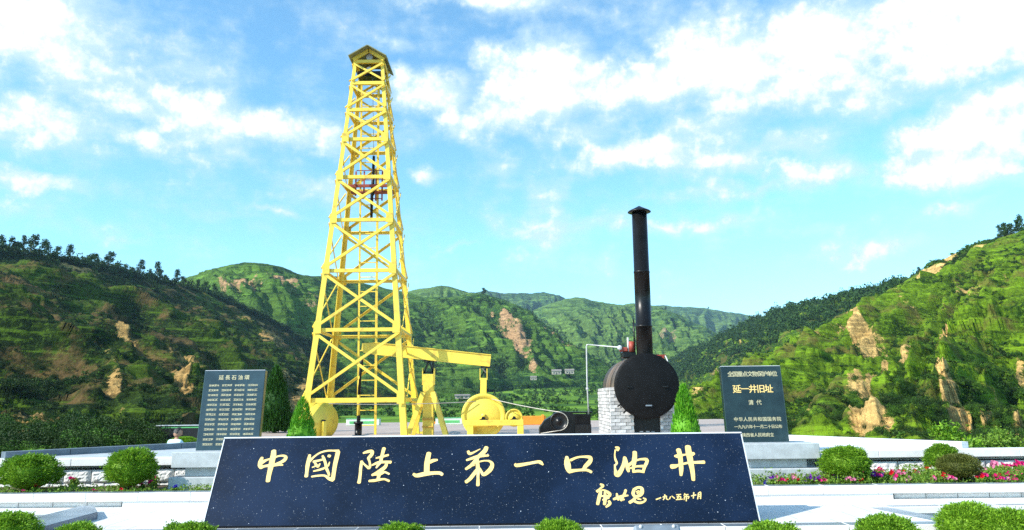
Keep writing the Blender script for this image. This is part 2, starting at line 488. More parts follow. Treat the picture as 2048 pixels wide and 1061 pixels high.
# ------------------------------------------------------------------ noise in numpy
_rng = np.random.default_rng(11)
_perm = np.concatenate([_rng.permutation(256)] * 3)
_grad = _rng.normal(size=(256, 3))
_grad /= np.linalg.norm(_grad, axis=1)[:, None]
def perlin(p):
    i = np.floor(p).astype(np.int64)
    f = p - i
    u = f * f * f * (f * (f * 6 - 15) + 10)
    i &= 255
    out = 0.0
    for dx in (0, 1):
        for dy in (0, 1):
            for dz in (0, 1):
                h = _perm[_perm[_perm[i[..., 0] + dx] + i[..., 1] + dy] + i[..., 2] + dz]
                g = _grad[h]
                d = (f - np.array([dx, dy, dz]))
                wgt = np.where(dx, u[..., 0], 1 - u[..., 0]) * np.where(dy, u[..., 1], 1 - u[..., 1]) * np.where(dz, u[..., 2], 1 - u[..., 2])
                out = out + wgt * (g * d).sum(-1)
    return out * 1.5
def fbm(p, octv=5, gain=0.5, lac=2.03, ridged=False):
    a, s = 1.0, 0.0
    for o in range(octv):
        n = perlin(p + o * 17.3)
        s = s + a * ((1 - 2 * np.abs(n)) if ridged else n)
        p = p * lac
        a *= gain
    return s
def sstep(x, a, b):
    t = np.clip((x - a) / (b - a), 0, 1)
    return t * t * (3 - 2 * t)
# ------------------------------------------------------------------ leaves
def leaf_quads(P, A, L, W, rng, up=None):
    n = len(P)
    A = A / (np.linalg.norm(A, axis=1)[:, None] + 1e-9)
    rv = rng.normal(size=(n, 3))
    S = np.cross(A, rv)
    S /= (np.linalg.norm(S, axis=1)[:, None] + 1e-9)
    L = np.broadcast_to(np.asarray(L, float).reshape(-1, 1), (n, 1))
    W = np.broadcast_to(np.asarray(W, float).reshape(-1, 1), (n, 1))
    V = np.stack([P - A * L * .5, P + S * W * .5, P + A * L * .5, P - S * W * .5], 1).reshape(-1, 3)
    Q = np.arange(4 * n).reshape(n, 4)
    return V, Q

def ball_dirs(n, rng):
    d = rng.normal(size=(n, 3))
    return d / np.linalg.norm(d, axis=1)[:, None]

def join_vq(parts):
    Vs, Qs, k = [], [], 0
    for V, Q in parts:
        Vs.append(V)
        Qs.append(Q + k)
        k += len(V)
    return np.concatenate(Vs), np.concatenate(Qs)

def uv_core(c, r, nu=12, nv_=8):
    th = np.linspace(0, 2 * np.pi, nu, endpoint=False)
    ph = np.linspace(-np.pi / 2, np.pi / 2, nv_)
    V = np.array([[c[0] + r[0] * math.cos(p) * math.cos(t), c[1] + r[1] * math.cos(p) * math.sin(t), c[2] + r[2] * math.sin(p)] for p in ph for t in th])
    Q = np.array([[i * nu + k, i * nu + (k + 1) % nu, (i + 1) * nu + (k + 1) % nu, (i + 1) * nu + k] for i in range(nv_ - 1) for k in range(nu)])
    return V, Q

def hill_bush_mesh(name, seed, mat, n=170, flat=0.75, leaf=0.30):
    rng = np.random.default_rng(seed)
    cl = rng.normal(size=(7, 3)) * np.array([.42, .42, .28]) + np.array([0, 0, .45 * flat])
    parts = []
    k = rng.integers(0, 7, n)
    d = ball_dirs(n, rng)
    P = cl[k] + d * np.array([.5, .5, .42 * flat + .05]) * rng.uniform(.7, 1.05, (n, 1))
    P[:, 2] = np.maximum(P[:, 2], -.1)
    parts.append(leaf_quads(P, d * .4 + rng.normal(size=(n, 3)), rng.uniform(.7, 1.3, n) * leaf, rng.uniform(.5, .9, n) * leaf, rng))
    return raw_mesh(name, *join_vq(parts), mat)

def branchy_tree(seed, H, crown_w, crown_lo, n_leaf, leaf):
    """(trunk mesh builder, crown V/Q) of a small tree with limbs, base at origin"""
    rng = np.random.default_rng(seed)
    tr = MB()
    lean = rng.normal(size=2) * .05 * H
    pts = [Vector((lean[0] * t * t, lean[1] * t * t, H * .9 * t)) for t in np.linspace(0, 1, 6)]
    tr.tube(pts, 0, 6, radii=[H * .022 * (1 - .85 * t) for t in np.linspace(0, 1, 6)])
    cl = []
    for k in range(16):
        t = crown_lo + (1 - crown_lo) * (k + rng.uniform(0, 1)) / 16
        b = pts[0].lerp(pts[-1], t * .97)
        a = rng.uniform(0, 6.28)
        ln = crown_w * rng.uniform(.2, .85) * (1.1 - .75 * (t - crown_lo) / (1 - crown_lo))
        e = b + Vector((math.cos(a) * ln, math.sin(a) * ln, H * rng.uniform(-.02, .06)))
        tr.tube([b, e], 0, 4, radii=[H * .008, H * .003])
        cl.append((*e, crown_w * rng.uniform(.30, .58)))
    cl.append((*pts[-1], crown_w * .4))
    cl = np.array(cl)
    k = rng.integers(0, len(cl), n_leaf)
    d = ball_dirs(n_leaf, rng)
    P = cl[k, :3] + d * cl[k, 3:4] * np.array([1, 1, .85]) * rng.uniform(.25, 1.05, (n_leaf, 1))
    V, Q = leaf_quads(P, d * .5 + rng.normal(size=(n_leaf, 3)), rng.uniform(.7, 1.3, n_leaf) * leaf, rng.uniform(.5, .9, n_leaf) * leaf, rng)
    return tr, (V, Q)

# ------------------------------------------------------------------ hills
def catmull(C, n, axis):
    C = np.moveaxis(C, axis, 0)
    m = len(C)
    t = np.linspace(0, m - 1 - 1e-9, n)
    i = np.floor(t).astype(int)
    f = (t - i).reshape((-1,) + (1,) * (C.ndim - 1))
    E = np.concatenate([2 * C[:1] - C[1:2], C, 2 * C[-1:] - C[-2:-1]])
    a, b, c, d = E[i], E[i + 1], E[i + 2], E[i + 3]
    out = .5 * (2 * b + (c - a) * f + (2 * a - 5 * b + 4 * c - d) * f * f + (3 * b - a - 3 * c + d) * f ** 3)
    return np.moveaxis(out, 0, axis)

def hill_mat(name, scrub, grass, loess, lean=0.0, sc=1.0, soil=0.0):
    m, t, b = material(name)
    pos = t.new('ShaderNodeNewGeometry').outputs['Position']
    la = t.new('ShaderNodeAttribute', attribute_name='loess').outputs['Fac']
    ga = t.new('ShaderNodeAttribute', attribute_name='grass').outputs['Fac']
    n1 = t.noise(pos, 0.035 * sc, 5.0, 0.65)
    n2 = t.noise(pos, 0.22 * sc, 5.0, 0.7)
    n3 = t.noise(pos, 1.1 * sc, 6.0, 0.75)
    # terrace lines and sheep tracks that run along the slope
    sp = t.new('ShaderNodeSeparateXYZ', {0: pos})
    lev = t.math('ADD', sp.outputs[2], t.math('MULTIPLY', sp.outputs[1], lean))
    trk = t.noise(t.new('ShaderNodeCombineXYZ', {0: t.math('MULTIPLY', sp.outputs[0], .06), 1: t.math('MULTIPLY', sp.outputs[1], .03), 2: t.math('MULTIPLY', lev, .75)}).outputs[0], sc, 4.0, .65)
    g = t.step(t.math('ADD', ga, t.math('ADD', t.math('MULTIPLY', t.math('SUBTRACT', n2, .5), 1.1), t.math('MULTIPLY', t.math('SUBTRACT', n3, .5), .6))), .25, .75)
    c = t.mix(g, scrub, grass)
    c = t.mix(t.step(n1, .4, .7, 0, .45), c, tuple(x * .5 for x in scrub))
    c = t.mix(t.step(n3, .52, .64, 0, .7), c, tuple(x * 1.7 for x in grass))
    c = t.mix(t.step(n3, .46, .36, 0, .75), c, tuple(x * .45 for x in scrub))
    c = t.mix(t.step(trk, .54, .66, 0, .75), c, tuple(x * 1.9 for x in grass))
    c = t.mix(t.step(trk, .46, .34, 0, .7), c, tuple(x * .6 for x in scrub))
    if soil:
        c = t.mix(t.step(t.noise(pos, .07 * sc, 6.0, .7), .50, .64, 0, soil), c, (0.17, 0.105, 0.04))
    lz = t.step(t.math('ADD', la, t.math('ADD', t.math('MULTIPLY', t.math('SUBTRACT', n2, .5), 1.8), t.math('MULTIPLY', t.math('SUBTRACT', n3, .5), 1.3))), .46, .66)
    strat = t.noise(t.vmath('MULTIPLY', pos, (.12, .12, 1.1)), 1.0, 4.0, .6)
    lc = t.mix(t.step(strat, .35, .65), tuple(x * .55 for x in loess), tuple(min(1, x * 1.2) for x in loess))
    lc = t.mix(t.step(t.noise(t.vmath('MULTIPLY', pos, (1.0, 1.0, .18)), 1.1 * sc, 4.0, .7), .5, .68, 0, .75), lc, tuple(x * .28 for x in loess))
    c = t.mix(lz, c, lc)
    t.l.new(c, b.inputs['Base Color'])
    b.inputs['Roughness'].default_value = 0.95
    b.inputs['Specular IOR Level'].default_value = 0.1
    bp = t.new('ShaderNodeBump', {'Height': t.noise(pos, 0.6 * sc, 6.0, .7), 'Strength': 0.9, 'Distance': 1.2 / sc})
    t.l.new(bp.outputs[0], b.inputs['Normal'])
    return m

HILLS = {}
def hill(name, rows, nu, nv_, amp, freq, mat, cliffs=(), gully=0.0, grass0=0.5, shear=0.0, back=140.0, drop=0.55, loess0=-0.15, seed=0.0, label=None, spur=0.0, spur_n=4.0, terrace=0.0):
    """rows: crest ... foot, each a list of (photo x, photo y, distance). The crest falls away again behind."""
    C = np.array([[[*at(*q), q[0], q[1]] for q in row] for row in rows])
    G = catmull(catmull(C, nv_, 0), nu, 1)
    P, px, py = G[..., :3], G[..., 3], G[..., 4]
    du = np.gradient(P, axis=1)
    dv = np.gradient(P, axis=0)
    N = np.cross(du, dv)
    N /= np.linalg.norm(N, axis=2)[..., None] + 1e-9
    N *= np.sign(N[..., 2:3] + 1e-9)
    s = P * freq + seed
    d = amp * fbm(s, 6, .52) + amp * .55 * (fbm(s * 2.3 + 5, 5, .5, ridged=True) - .6)
    tt = np.linspace(0, 1, nv_)[:, None]
    if gully:
        along = np.stack([np.broadcast_to(np.linspace(0, 1, nu)[None], px.shape) * 15 - shear * tt + .55 * fbm(s, 3), np.broadcast_to(tt * 2.2, px.shape), px * 0 + seed], -1)
        d += gully * (fbm(along, 3, .5, ridged=True) - .7) * np.sin(np.pi * np.clip(tt * .95 + .08, 0, 1))
    conv = np.zeros(px.shape)
    if spur:
        sp = np.stack([np.broadcast_to(np.linspace(0, 1, nu)[None], px.shape) * spur_n - shear * tt * spur_n / 15 + .22 * fbm(s * .8, 3), np.broadcast_to(tt * .9, px.shape), px * 0 + seed + 4.4], -1)
        rdg = fbm(sp, 3, .45, ridged=True)
        d += spur * (rdg - .7) * sstep(tt, .03, .34) * (1 - .6 * sstep(tt, .75, 1.0))
        conv = (rdg - .7) + .5 * (fbm(along, 3, .55, ridged=True) - .7)
    d += amp * .16 * fbm(s * 9 + 3, 3, .6) + amp * .10 * fbm(np.stack([s[..., 0] * 2, s[..., 1] * 2, s[..., 2] * 26], -1), 3, .6)
    fade = .30 + .70 * sstep(tt, 0, .14)
    loess = np.full(px.shape, loess0) + .38 * fbm(s * 3.1 + 9, 4, .55) + .12 * fbm(np.stack([P[..., 0] * .1, P[..., 1] * .1, P[..., 2] * .5], -1), 3)
    lip = 0
    for (cx, cy, rx, ry, ang, wt) in cliffs:
        a = R(ang)
        x, y = px - cx, py - cy
        u = (x * math.cos(a) + y * math.sin(a)) / rx
        v = (-x * math.sin(a) + y * math.cos(a)) / ry
        k = wt * np.clip(1.25 - (u * u + v * v), 0, 1)
        loess = loess + k
        lip = lip + k * np.clip(-v, -.8, .8)
    flute = fbm(np.stack([px * .06, py * .012, px * 0 + seed], -1), 4, .55, ridged=True)
    d = d * fade + lip * amp * .22 + np.clip(loess, 0, .9) * flute * amp * .10
    P = P + N * d[..., None]
    if terrace:
        zz = P[..., 2] + 1.2 * fbm(s * .7 + 2, 2) + .06 * P[..., 0]
        fr = zz / terrace - np.floor(zz / terrace)
        P[..., 2] += terrace * .75 * (sstep(fr, .55, 1.0) - fr) * sstep(fbm(s * .9 + 13, 3), -.25, .25) * sstep(tt, .03, .12)
    grass = grass0 + .5 * fbm(s * 1.7 + 21, 4, .55) + .35 * conv
    # the far side behind the crest
    outw = np.array([0.0, 1.0, 0.0])
    B1 = P[:1] + np.array([0, back * .5, 0]) + np.array([0, 0, -1.0]) * (back * .5 * drop)
    B2 = P[:1] + np.array([0, back, 0]) + np.array([0, 0, -1.0]) * (back * 1.5 * drop)
    # and a skirt that goes into the ground
    F1 = P[-1:] + np.array([0, -1.0, -9.0])
    PP = np.concatenate([B2, B1, P, F1])
    ext = lambda a: np.concatenate([a[:1], a[:1], a, a[-1:]])
    me = grid_mesh(name, PP, mat, {'loess': ext(loess), 'grass': ext(grass)})
    o = link_mesh(name, me)
    tag(o, label, None, None, 'structure')
    HILLS[name] = dict(P=P, N=N, px=px, py=py, loess=loess, grass=grass, conv=conv)
    return o

LOESS = (0.48, 0.30, 0.10)
HM_left = hill_mat('left_hill_shaded_ground', (0.008, 0.022, 0.003), (0.048, 0.086, 0.006), LOESS, .10, soil=.75)  # shade of the slope turned from the sun is put into these darker colours
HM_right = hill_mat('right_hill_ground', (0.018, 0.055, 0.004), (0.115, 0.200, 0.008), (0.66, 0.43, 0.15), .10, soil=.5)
HM_mid = hill_mat('middle_hill_ground', (0.014, 0.050, 0.009), (0.075, 0.150, 0.018), (0.42, 0.26, 0.13), sc=.45)
HM_far = hill_mat('far_hill_ground', (0.024, 0.070, 0.022), (0.095, 0.170, 0.032), (0.36, 0.26, 0.14), sc=.25)

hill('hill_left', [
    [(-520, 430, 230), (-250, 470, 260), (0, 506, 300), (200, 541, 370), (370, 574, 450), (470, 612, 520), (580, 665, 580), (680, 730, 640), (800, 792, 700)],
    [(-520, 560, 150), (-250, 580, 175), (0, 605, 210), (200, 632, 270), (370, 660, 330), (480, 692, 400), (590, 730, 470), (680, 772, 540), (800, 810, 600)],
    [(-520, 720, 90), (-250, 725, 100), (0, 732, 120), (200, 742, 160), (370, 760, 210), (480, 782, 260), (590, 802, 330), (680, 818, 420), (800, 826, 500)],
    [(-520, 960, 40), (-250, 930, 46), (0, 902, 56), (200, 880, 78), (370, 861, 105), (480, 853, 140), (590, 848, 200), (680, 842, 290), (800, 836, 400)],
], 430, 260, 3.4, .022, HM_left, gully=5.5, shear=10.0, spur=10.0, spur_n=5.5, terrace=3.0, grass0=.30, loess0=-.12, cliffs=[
    (150, 548, 70, 12, 20, .75), (205, 597, 30, 10, 25, .5), (245, 722, 48, 11, 38, 1.0), (215, 690, 30, 8, 45, .6), (205, 795, 60, 9, 44, .7), (250, 850, 30, 10, 40, .5),
    (335, 795, 40, 13, 62, 1.0), (360, 815, 40, 12, 60, .6), (340, 740, 60, 16, 30, .55), (165, 740, 40, 8, 40, .6), (90, 690, 40, 6, 35, .5), (30, 800, 14, 14, 0, .5),
    (60, 880, 60, 14, 10, .7), (120, 870, 30, 10, 20, .5), (490, 650, 60, 22, 25, .5), (540, 690, 36, 30, 20, .7), (610, 720, 40, 30, 20, .6), (585, 810, 22, 26, 0, .7), (555, 780, 22, 20, 40, .6), (630, 800, 24, 22, 0, .5)])

hill('hill_domed', [
    [(180, 620, 980), (300, 585, 900), (370, 558, 850), (430, 540, 800), (490, 527, 780), (545, 531, 800), (600, 548, 850), (680, 556, 930), (760, 575, 1020), (860, 600, 1100), (960, 640, 1150)],
    [(180, 660, 880), (300, 620, 800), (370, 592, 760), (430, 572, 720), (490, 562, 705), (545, 566, 720), (600, 585, 760), (680, 600, 820), (760, 620, 880), (860, 650, 940), (960, 690, 980)],
    [(180, 700, 760), (300, 660, 700), (370, 640, 660), (430, 626, 640), (490, 618, 630), (545, 622, 640), (600, 640, 660), (680, 660, 700), (760, 690, 740), (860, 720, 780), (960, 750, 800)],
    [(180, 800, 600), (300, 780, 580), (370, 770, 560), (430, 765, 550), (490, 765, 550), (545, 770, 550), (600, 780, 560), (680, 785, 570), (760, 790, 580), (860, 792, 600), (960, 795, 620)],
], 260, 130, 6.5, .010, HM_mid, gully=7, shear=4, spur=12, spur_n=5, terrace=8, grass0=.62, loess0=-.28, cliffs=[
    (470, 580, 40, 20, 10, .85), (520, 575, 40, 18, 0, .7), (565, 590, 30, 20, 20, .8), (430, 560, 30, 8, 0, .4), (610, 620, 24, 20, 40, .7)])

hill('hill_cliffed', [
    [(700, 640, 1250), (770, 606, 1200), (830, 594, 1150), (890, 596, 1100), (960, 590, 1050), (1020, 606, 1050), (1080, 640, 1050), (1140, 688, 1060), (1220, 732, 1100), (1310, 762, 1120)],
    [(700, 690, 1050), (770, 655, 1000), (830, 645, 970), (890, 642, 930), (960, 636, 900), (1020, 642, 900), (1080, 668, 920), (1140, 705, 940), (1220, 742, 980), (1310, 768, 1010)],
    [(700, 740, 850), (770, 720, 820), (830, 715, 800), (890, 712, 780), (960, 706, 770), (1020, 706, 780), (1080, 718, 800), (1140, 735, 830), (1220, 755, 870), (1310, 773, 900)],
    [(700, 800, 600), (770, 790, 600), (830, 786, 620), (890, 780, 640), (960, 775, 660), (1020, 770, 690), (1080, 767, 710), (1140, 768, 750), (1220, 775, 800), (1310, 782, 850)],
], 280, 150, 8.0, .0085, HM_mid, gully=9, shear=6.0, spur=18, spur_n=5, terrace=9, grass0=.42, loess0=-.22, cliffs=[
    (1018, 672, 40, 15, 58, .95), (1045, 705, 26, 14, 55, .8), (1085, 670, 30, 9, 55, .7), (1115, 695, 34, 12, 55, .8), (1138, 715, 16, 9, 50, .7), (985, 650, 18, 8, 60, .5), (890, 720, 26, 9, 45, .55), (930, 735, 24, 9, 45, .5), (1065, 735, 16, 8, 50, .5), (1160, 730, 20, 8, 40, .6)])

hill('hill_green_dome', [
    [(700, 640, 1750), (760, 600, 1700), (820, 582, 1600), (860, 577, 1520), (890, 574, 1500), (930, 584, 1500), (980, 600, 1550), (1040, 630, 1600), (1100, 670, 1650)],
    [(700, 690, 1450), (760, 660, 1400), (820, 645, 1350), (860, 640, 1300), (890, 638, 1280), (930, 642, 1280), (980, 655, 1300), (1040, 680, 1350), (1100, 705, 1400)],
    [(700, 760, 1250), (760, 750, 1230), (820, 745, 1200), (860, 740, 1180), (890, 740, 1180), (930, 740, 1180), (980, 745, 1200), (1040, 750, 1220), (1100, 760, 1250)],
], 160, 70, 9.0, .006, HM_far, gully=10, grass0=.75, loess0=-.3)

hill('hill_rolling', [
    [(980, 690, 2100), (1040, 640, 2050), (1090, 612, 2000), (1150, 596, 1900), (1200, 604, 1900), (1240, 611, 1900), (1275, 606, 1800), (1330, 618, 1750), (1400, 648, 1700), (1470, 690, 1650), (1560, 740, 1600)],
    [(980, 720, 1750), (1040, 680, 1700), (1090, 655, 1650), (1150, 645, 1580), (1200, 650, 1560), (1240, 652, 1540), (1275, 650, 1500), (1330, 662, 1450), (1400, 690, 1400), (1470, 720, 1380), (1560, 755, 1350)],
    [(980, 760, 1450), (1040, 735, 1420), (1090, 715, 1380), (1150, 705, 1330), (1200, 704, 1300), (1240, 704, 1280), (1275, 702, 1250), (1330, 712, 1220), (1400, 732, 1200), (1470, 750, 1180), (1560, 770, 1160)],
    [(980, 790, 1250), (1040, 785, 1220), (1090, 780, 1180), (1150, 775, 1130), (1200, 772, 1100), (1240, 772, 1080), (1275, 772, 1060), (1330, 775, 1040), (1400, 780, 1020), (1470, 785, 1000), (1560, 790, 980)],
], 260, 130, 12.0, .0055, HM_far, gully=16, shear=3, spur=20, spur_n=6, terrace=12, grass0=.62, loess0=-.22, cliffs=[
    (1320, 680, 20, 22, 50, .75), (1345, 680, 8, 30, -25, .6), (1190, 645, 26, 8, 40, .5), (1250, 690, 30, 10, 30, .45), (1130, 640, 20, 6, 20, .5)])

hill('hill_blue_ridge', [
    [(880, 606, 2900), (940, 588, 2850), (975, 584, 2800), (1010, 588, 2800), (1060, 587, 2750), (1095, 586, 2700), (1120, 592, 2700), (1150, 610, 2750), (1230, 640, 2800)],
    [(880, 660, 2500), (940, 640, 2450), (975, 635, 2400), (1010, 636, 2400), (1060, 640, 2380), (1095, 640, 2350), (1120, 645, 2350), (1150, 660, 2400), (1230, 680, 2450)],
    [(880, 760, 2200), (940, 750, 2150), (975, 745, 2100), (1010, 745, 2100), (1060, 745, 2100), (1095, 745, 2080), (1120, 745, 2080), (1150, 750, 2100), (1230, 755, 2150)],
], 120, 60, 14.0, .0045, HM_far, gully=22, grass0=.3, loess0=-.4)

hill('hill_distant_ridge', [
    [(1180, 650, 3400), (1240, 624, 3300), (1295, 613, 3200), (1340, 612, 3200), (1400, 617, 3200), (1450, 624, 3200), (1492, 632, 3200), (1550, 650, 3250), (1640, 680, 3300)],
    [(1180, 700, 2900), (1240, 680, 2850), (1295, 668, 2800), (1340, 668, 2750), (1400, 670, 2700), (1450, 675, 2700), (1492, 682, 2700), (1550, 695, 2750), (1640, 715, 2800)],
    [(1180, 770, 2600), (1240, 765, 2550), (1295, 760, 2500), (1340, 760, 2450), (1400, 760, 2400), (1450, 762, 2400), (1492, 765, 2400), (1550, 770, 2450), (1640, 780, 2500)],
], 140, 60, 16.0, .004, HM_far, gully=30, grass0=.5, loess0=-.3, cliffs=[(1440, 640, 30, 6, 10, .3)])

hill('hill_wooded_ridge', [
    [(1290, 760, 1250), (1350, 722, 1120), (1400, 693, 1000), (1480, 652, 850), (1560, 623, 720), (1650, 602, 620), (1740, 582, 540), (1810, 563, 480), (1900, 545, 440), (2050, 520, 400), (2300, 500, 380)],
    [(1290, 780, 1000), (1350, 755, 900), (1400, 735, 800), (1480, 700, 680), (1560, 672, 590), (1650, 650, 520), (1740, 628, 460), (1810, 605, 420), (1900, 585, 390), (2050, 560, 360), (2300, 540, 340)],
    [(1290, 800, 800), (1350, 790, 720), (1400, 780, 640), (1480, 760, 540), (1560, 730, 480), (1650, 705, 430), (1740, 680, 390), (1810, 655, 370), (1900, 630, 350), (2050, 600, 330), (2300, 580, 310)],
    [(1290, 822, 600), (1350, 818, 540), (1400, 812, 480), (1480, 800, 420), (1560, 780, 390), (1650, 755, 360), (1740, 730, 345), (1810, 700, 335), (1900, 680, 320), (2050, 650, 300), (2300, 630, 280)],
], 240, 120, 4.5, .014, HM_right, gully=6, grass0=.30, loess0=-.32, cliffs=[(1500, 690, 30, 10, -15, .5), (1440, 745, 30, 12, 0, .8), (1390, 740, 16, 12, 0, .6), (1590, 665, 40, 8, -15, .4), (1560, 700, 30, 14, -15, .4)])

hill('hill_right', [
    [(2560, 330, 200), (2300, 400, 250), (2048, 464, 300), (1960, 490, 320), (1900, 516, 330), (1830, 551, 340), (1740, 602, 340), (1640, 661, 340), (1540, 716, 330), (1440, 776, 320), (1330, 838, 300)],
    [(2560, 470, 150), (2300, 510, 185), (2048, 550, 225), (1960, 565, 240), (1900, 585, 250), (1830, 612, 260), (1740, 650, 265), (1640, 697, 270), (1540, 741, 270), (1440, 790, 265), (1330, 844, 255)],
    [(2560, 680, 90), (2300, 690, 110), (2048, 700, 130), (1960, 705, 140), (1900, 712, 150), (1830, 722, 160), (1740, 738, 170), (1640, 760, 180), (1540, 785, 190), (1440, 815, 200), (1330, 850, 210)],
    [(2560, 940, 34), (2300, 920, 42), (2048, 902, 50), (1960, 897, 56), (1900, 893, 62), (1830, 889, 68), (1740, 884, 76), (1640, 879, 84), (1540, 874, 96), (1440, 869, 112), (1330, 866, 140)],
], 460, 270, 3.0, .022, HM_right, gully=3.0, shear=10.0, spur=9.0, spur_n=5.0, terrace=3.2, grass0=.62, loess0=-.02, cliffs=[
    (1870, 545, 30, 14, -20, .9), (1900, 515, 26, 10, -25, .8), (1960, 505, 30, 8, -20, .5), (1845, 560, 12, 22, 0, .8), (1710, 632, 14, 12, 0, .8), (1655, 705, 16, 16, 0, .9), (1735, 700, 22, 20, 0, .7),
    (1720, 695, 60, 26, 5, .45), (1850, 725, 40, 13, -22, 1.0), (1825, 742, 16, 16, -30, .9), (1800, 750, 30, 8, -5, .6), (1660, 800, 70, 16, -38, .7), (1725, 825, 26, 14, -15, .7), (1620, 850, 30, 16, 0, .6), (1580, 845, 50, 14, 0, .5),
    (1910, 840, 20, 40, 0, .95), (1960, 830, 16, 26, 20, .75), (1745, 874, 60, 10, 3, 1.0), (2030, 715, 12, 34, 10, .6), (2010, 880, 50, 16, 0, .9), (2040, 850, 30, 20, 0, .6), (1830, 640, 30, 8, 30, .4), (1940, 610, 50, 12, -15, .35),
    (1905, 690, 70, 5, -38, .85), (1790, 775, 85, 4.5, -42, .9), (1985, 610, 50, 4, -50, .7), (1490, 800, 20, 20, 0, .6), (1420, 830, 24, 14, 0, .7), (1965, 760, 30, 16, 20, .45), (1500, 860, 40, 8, 0, .4)])

hill('bank', [
    [(-420, 838, 52), (-200, 846, 46), (0, 852, 42), (120, 856, 38), (210, 862, 34), (290, 878, 30)],
    [(-420, 890, 28), (-200, 885, 27), (0, 884, 27), (120, 882, 27), (210, 884, 26), (290, 888, 25)],
    [(-420, 985, 13.5), (-200, 955, 15), (0, 928, 17), (120, 916, 18.5), (210, 906, 20.5), (290, 898, 22)],
], 120, 60, .28, .5, HM_left, grass0=.2, loess0=-.1, back=12, drop=.2, cliffs=[(60, 885, 50, 10, 0, .6), (130, 875, 20, 8, 0, .5)])

# ------------------------------------------------------------------ valley floor with field strips
def field_mat():
    m, t, b = material('field_strips')
    pos = t.new('ShaderNodeNewGeometry').outputs['Position']
    sx = t.new('ShaderNodeSeparateXYZ', {0: pos})
    wv = t.noise(pos, 0.012, 3.0, .5)
    yy = t.math('ADD', t.math('MULTIPLY', sx.outputs[1], .045), t.math('MULTIPLY', wv, 1.6))
    cell = t.new('ShaderNodeCombineXYZ', {0: t.math('FLOOR', t.math('MULTIPLY', sx.outputs[0], .022)), 1: t.math('FLOOR', yy)}).outputs[0]
    wn = t.new('ShaderNodeTexWhiteNoise', {0: cell}, noise_dimensions='3D').outputs['Value']
    rows = t.step(t.math('SINE', t.math('MULTIPLY', sx.outputs[1], 1.9)), -.6, .9)
    c = t.mix(wn, (0.022, 0.075, 0.008), (0.20, 0.36, 0.028))
    c = t.mix(t.math('MULTIPLY', rows, .35), c, (0.05, 0.13, 0.012))
    edge = t.step(t.math('FRACT', yy), .0, .22, 1, 0)
    c = t.mix(edge, c, (0.020, 0.05, 0.010))
    n = t.noise(pos, .25, 5.0, .65)
    c = t.mix(t.step(n, .48, .75, 0, .5), c, (0.03, 0.085, 0.012))
    t.l.new(c, b.inputs['Base Color'])
    b.inputs['Roughness'].default_value = .95
    b.inputs['Specular IOR Level'].default_value = .1
    return m
ys = np.array([48, 100, 170, 250, 400, 550, 750, 950, 1300, 2200, 3600.0])
zs_ = np.array([-8.5, -7.5, -5.0, -3.2, -1.9, 2.6, 12.5, 24, 36, 60, 95.0])
gy = np.concatenate([np.linspace(48, 1000, 200), np.linspace(1040, 3600, 24)])
gx = np.linspace(-1, 1, 140)
YY, XX = np.meshgrid(gy, gx, indexing='ij')
XX = XX * (180 + YY * .75)
ZZ = np.interp(YY, ys, zs_) + fbm(np.stack([XX * .012, YY * .012, XX * 0], -1), 4) * np.clip((YY - 40) / 200, 0, 1) * 1.6
VAL = dict(P=np.stack([XX, YY, ZZ], -1))
o = link_mesh('valley_floor', grid_mesh('valley_floor', VAL['P'], field_mat()))
tag(o, None, None, None, 'structure')

# one ground sheet out to the horizon
mb = MB()
mb.add([(-9000, -9000, -10), (9000, -9000, -10), (9000, 9000, -10), (-9000, 9000, -10)], [(0, 1, 2, 3)])
gm = simple('plain_ground', (0.06, 0.10, 0.02), .95, .3, .01)
tag(mb.build('ground', gm), kind='structure')

# ------------------------------------------------------------------ scrub on the slopes (uncountable)
def scatter(name, proto, pts, scl, label, cat, seed):
    rng = np.random.default_rng(seed)
    n = len(pts)
    me = bpy.data.meshes.new(name)
    me.vertices.add(n)
    me.vertices.foreach_set('co', np.ascontiguousarray(pts, dtype=np.float32).ravel())
    a = me.attributes.new('scl', 'FLOAT_VECTOR', 'POINT')
    a.data.foreach_set('vector', np.ascontiguousarray(scl, dtype=np.float32).ravel())
    rot = np.zeros((n, 3), dtype=np.float32)
    rot[:, 2] = rng.uniform(0, 6.28, n)
    rot[:, 0] = rng.normal(size=n) * .12
    rot[:, 1] = rng.normal(size=n) * .12
    a = me.attributes.new('rot', 'FLOAT_VECTOR', 'POINT')
    a.data.foreach_set('vector', rot.ravel())
    o = link_mesh(name, me)
    ng = bpy.data.node_groups.new(name, 'GeometryNodeTree')
    ng.interface.new_socket('Geometry', in_out='INPUT', socket_type='NodeSocketGeometry')
    ng.interface.new_socket('Geometry', in_out='OUTPUT', socket_type='NodeSocketGeometry')
    gi, go = ng.nodes.new('NodeGroupInput'), ng.nodes.new('NodeGroupOutput')
    oi = ng.nodes.new('GeometryNodeObjectInfo')
    oi.inputs['Object'].default_value = proto
    oi.inputs['As Instance'].default_value = True
    ip = ng.nodes.new('GeometryNodeInstanceOnPoints')
    na = ng.nodes.new('GeometryNodeInputNamedAttribute'); na.data_type = 'FLOAT_VECTOR'; na.inputs[0].default_value = 'scl'
    nr = ng.nodes.new('GeometryNodeInputNamedAttribute'); nr.data_type = 'FLOAT_VECTOR'; nr.inputs[0].default_value = 'rot'
    L = ng.links.new
    L(gi.outputs[0], ip.inputs['Points'])
    L(oi.outputs['Geometry'], ip.inputs['Instance'])
    L(na.outputs[0], ip.inputs['Scale'])
    L(nr.outputs[0], ip.inputs['Rotation'])
    L(ip.outputs[0], go.inputs[0])
    md = o.modifiers.new('scatter', 'NODES')
    md.node_group = ng
    tag(o, label, cat, None, 'stuff')
    return o

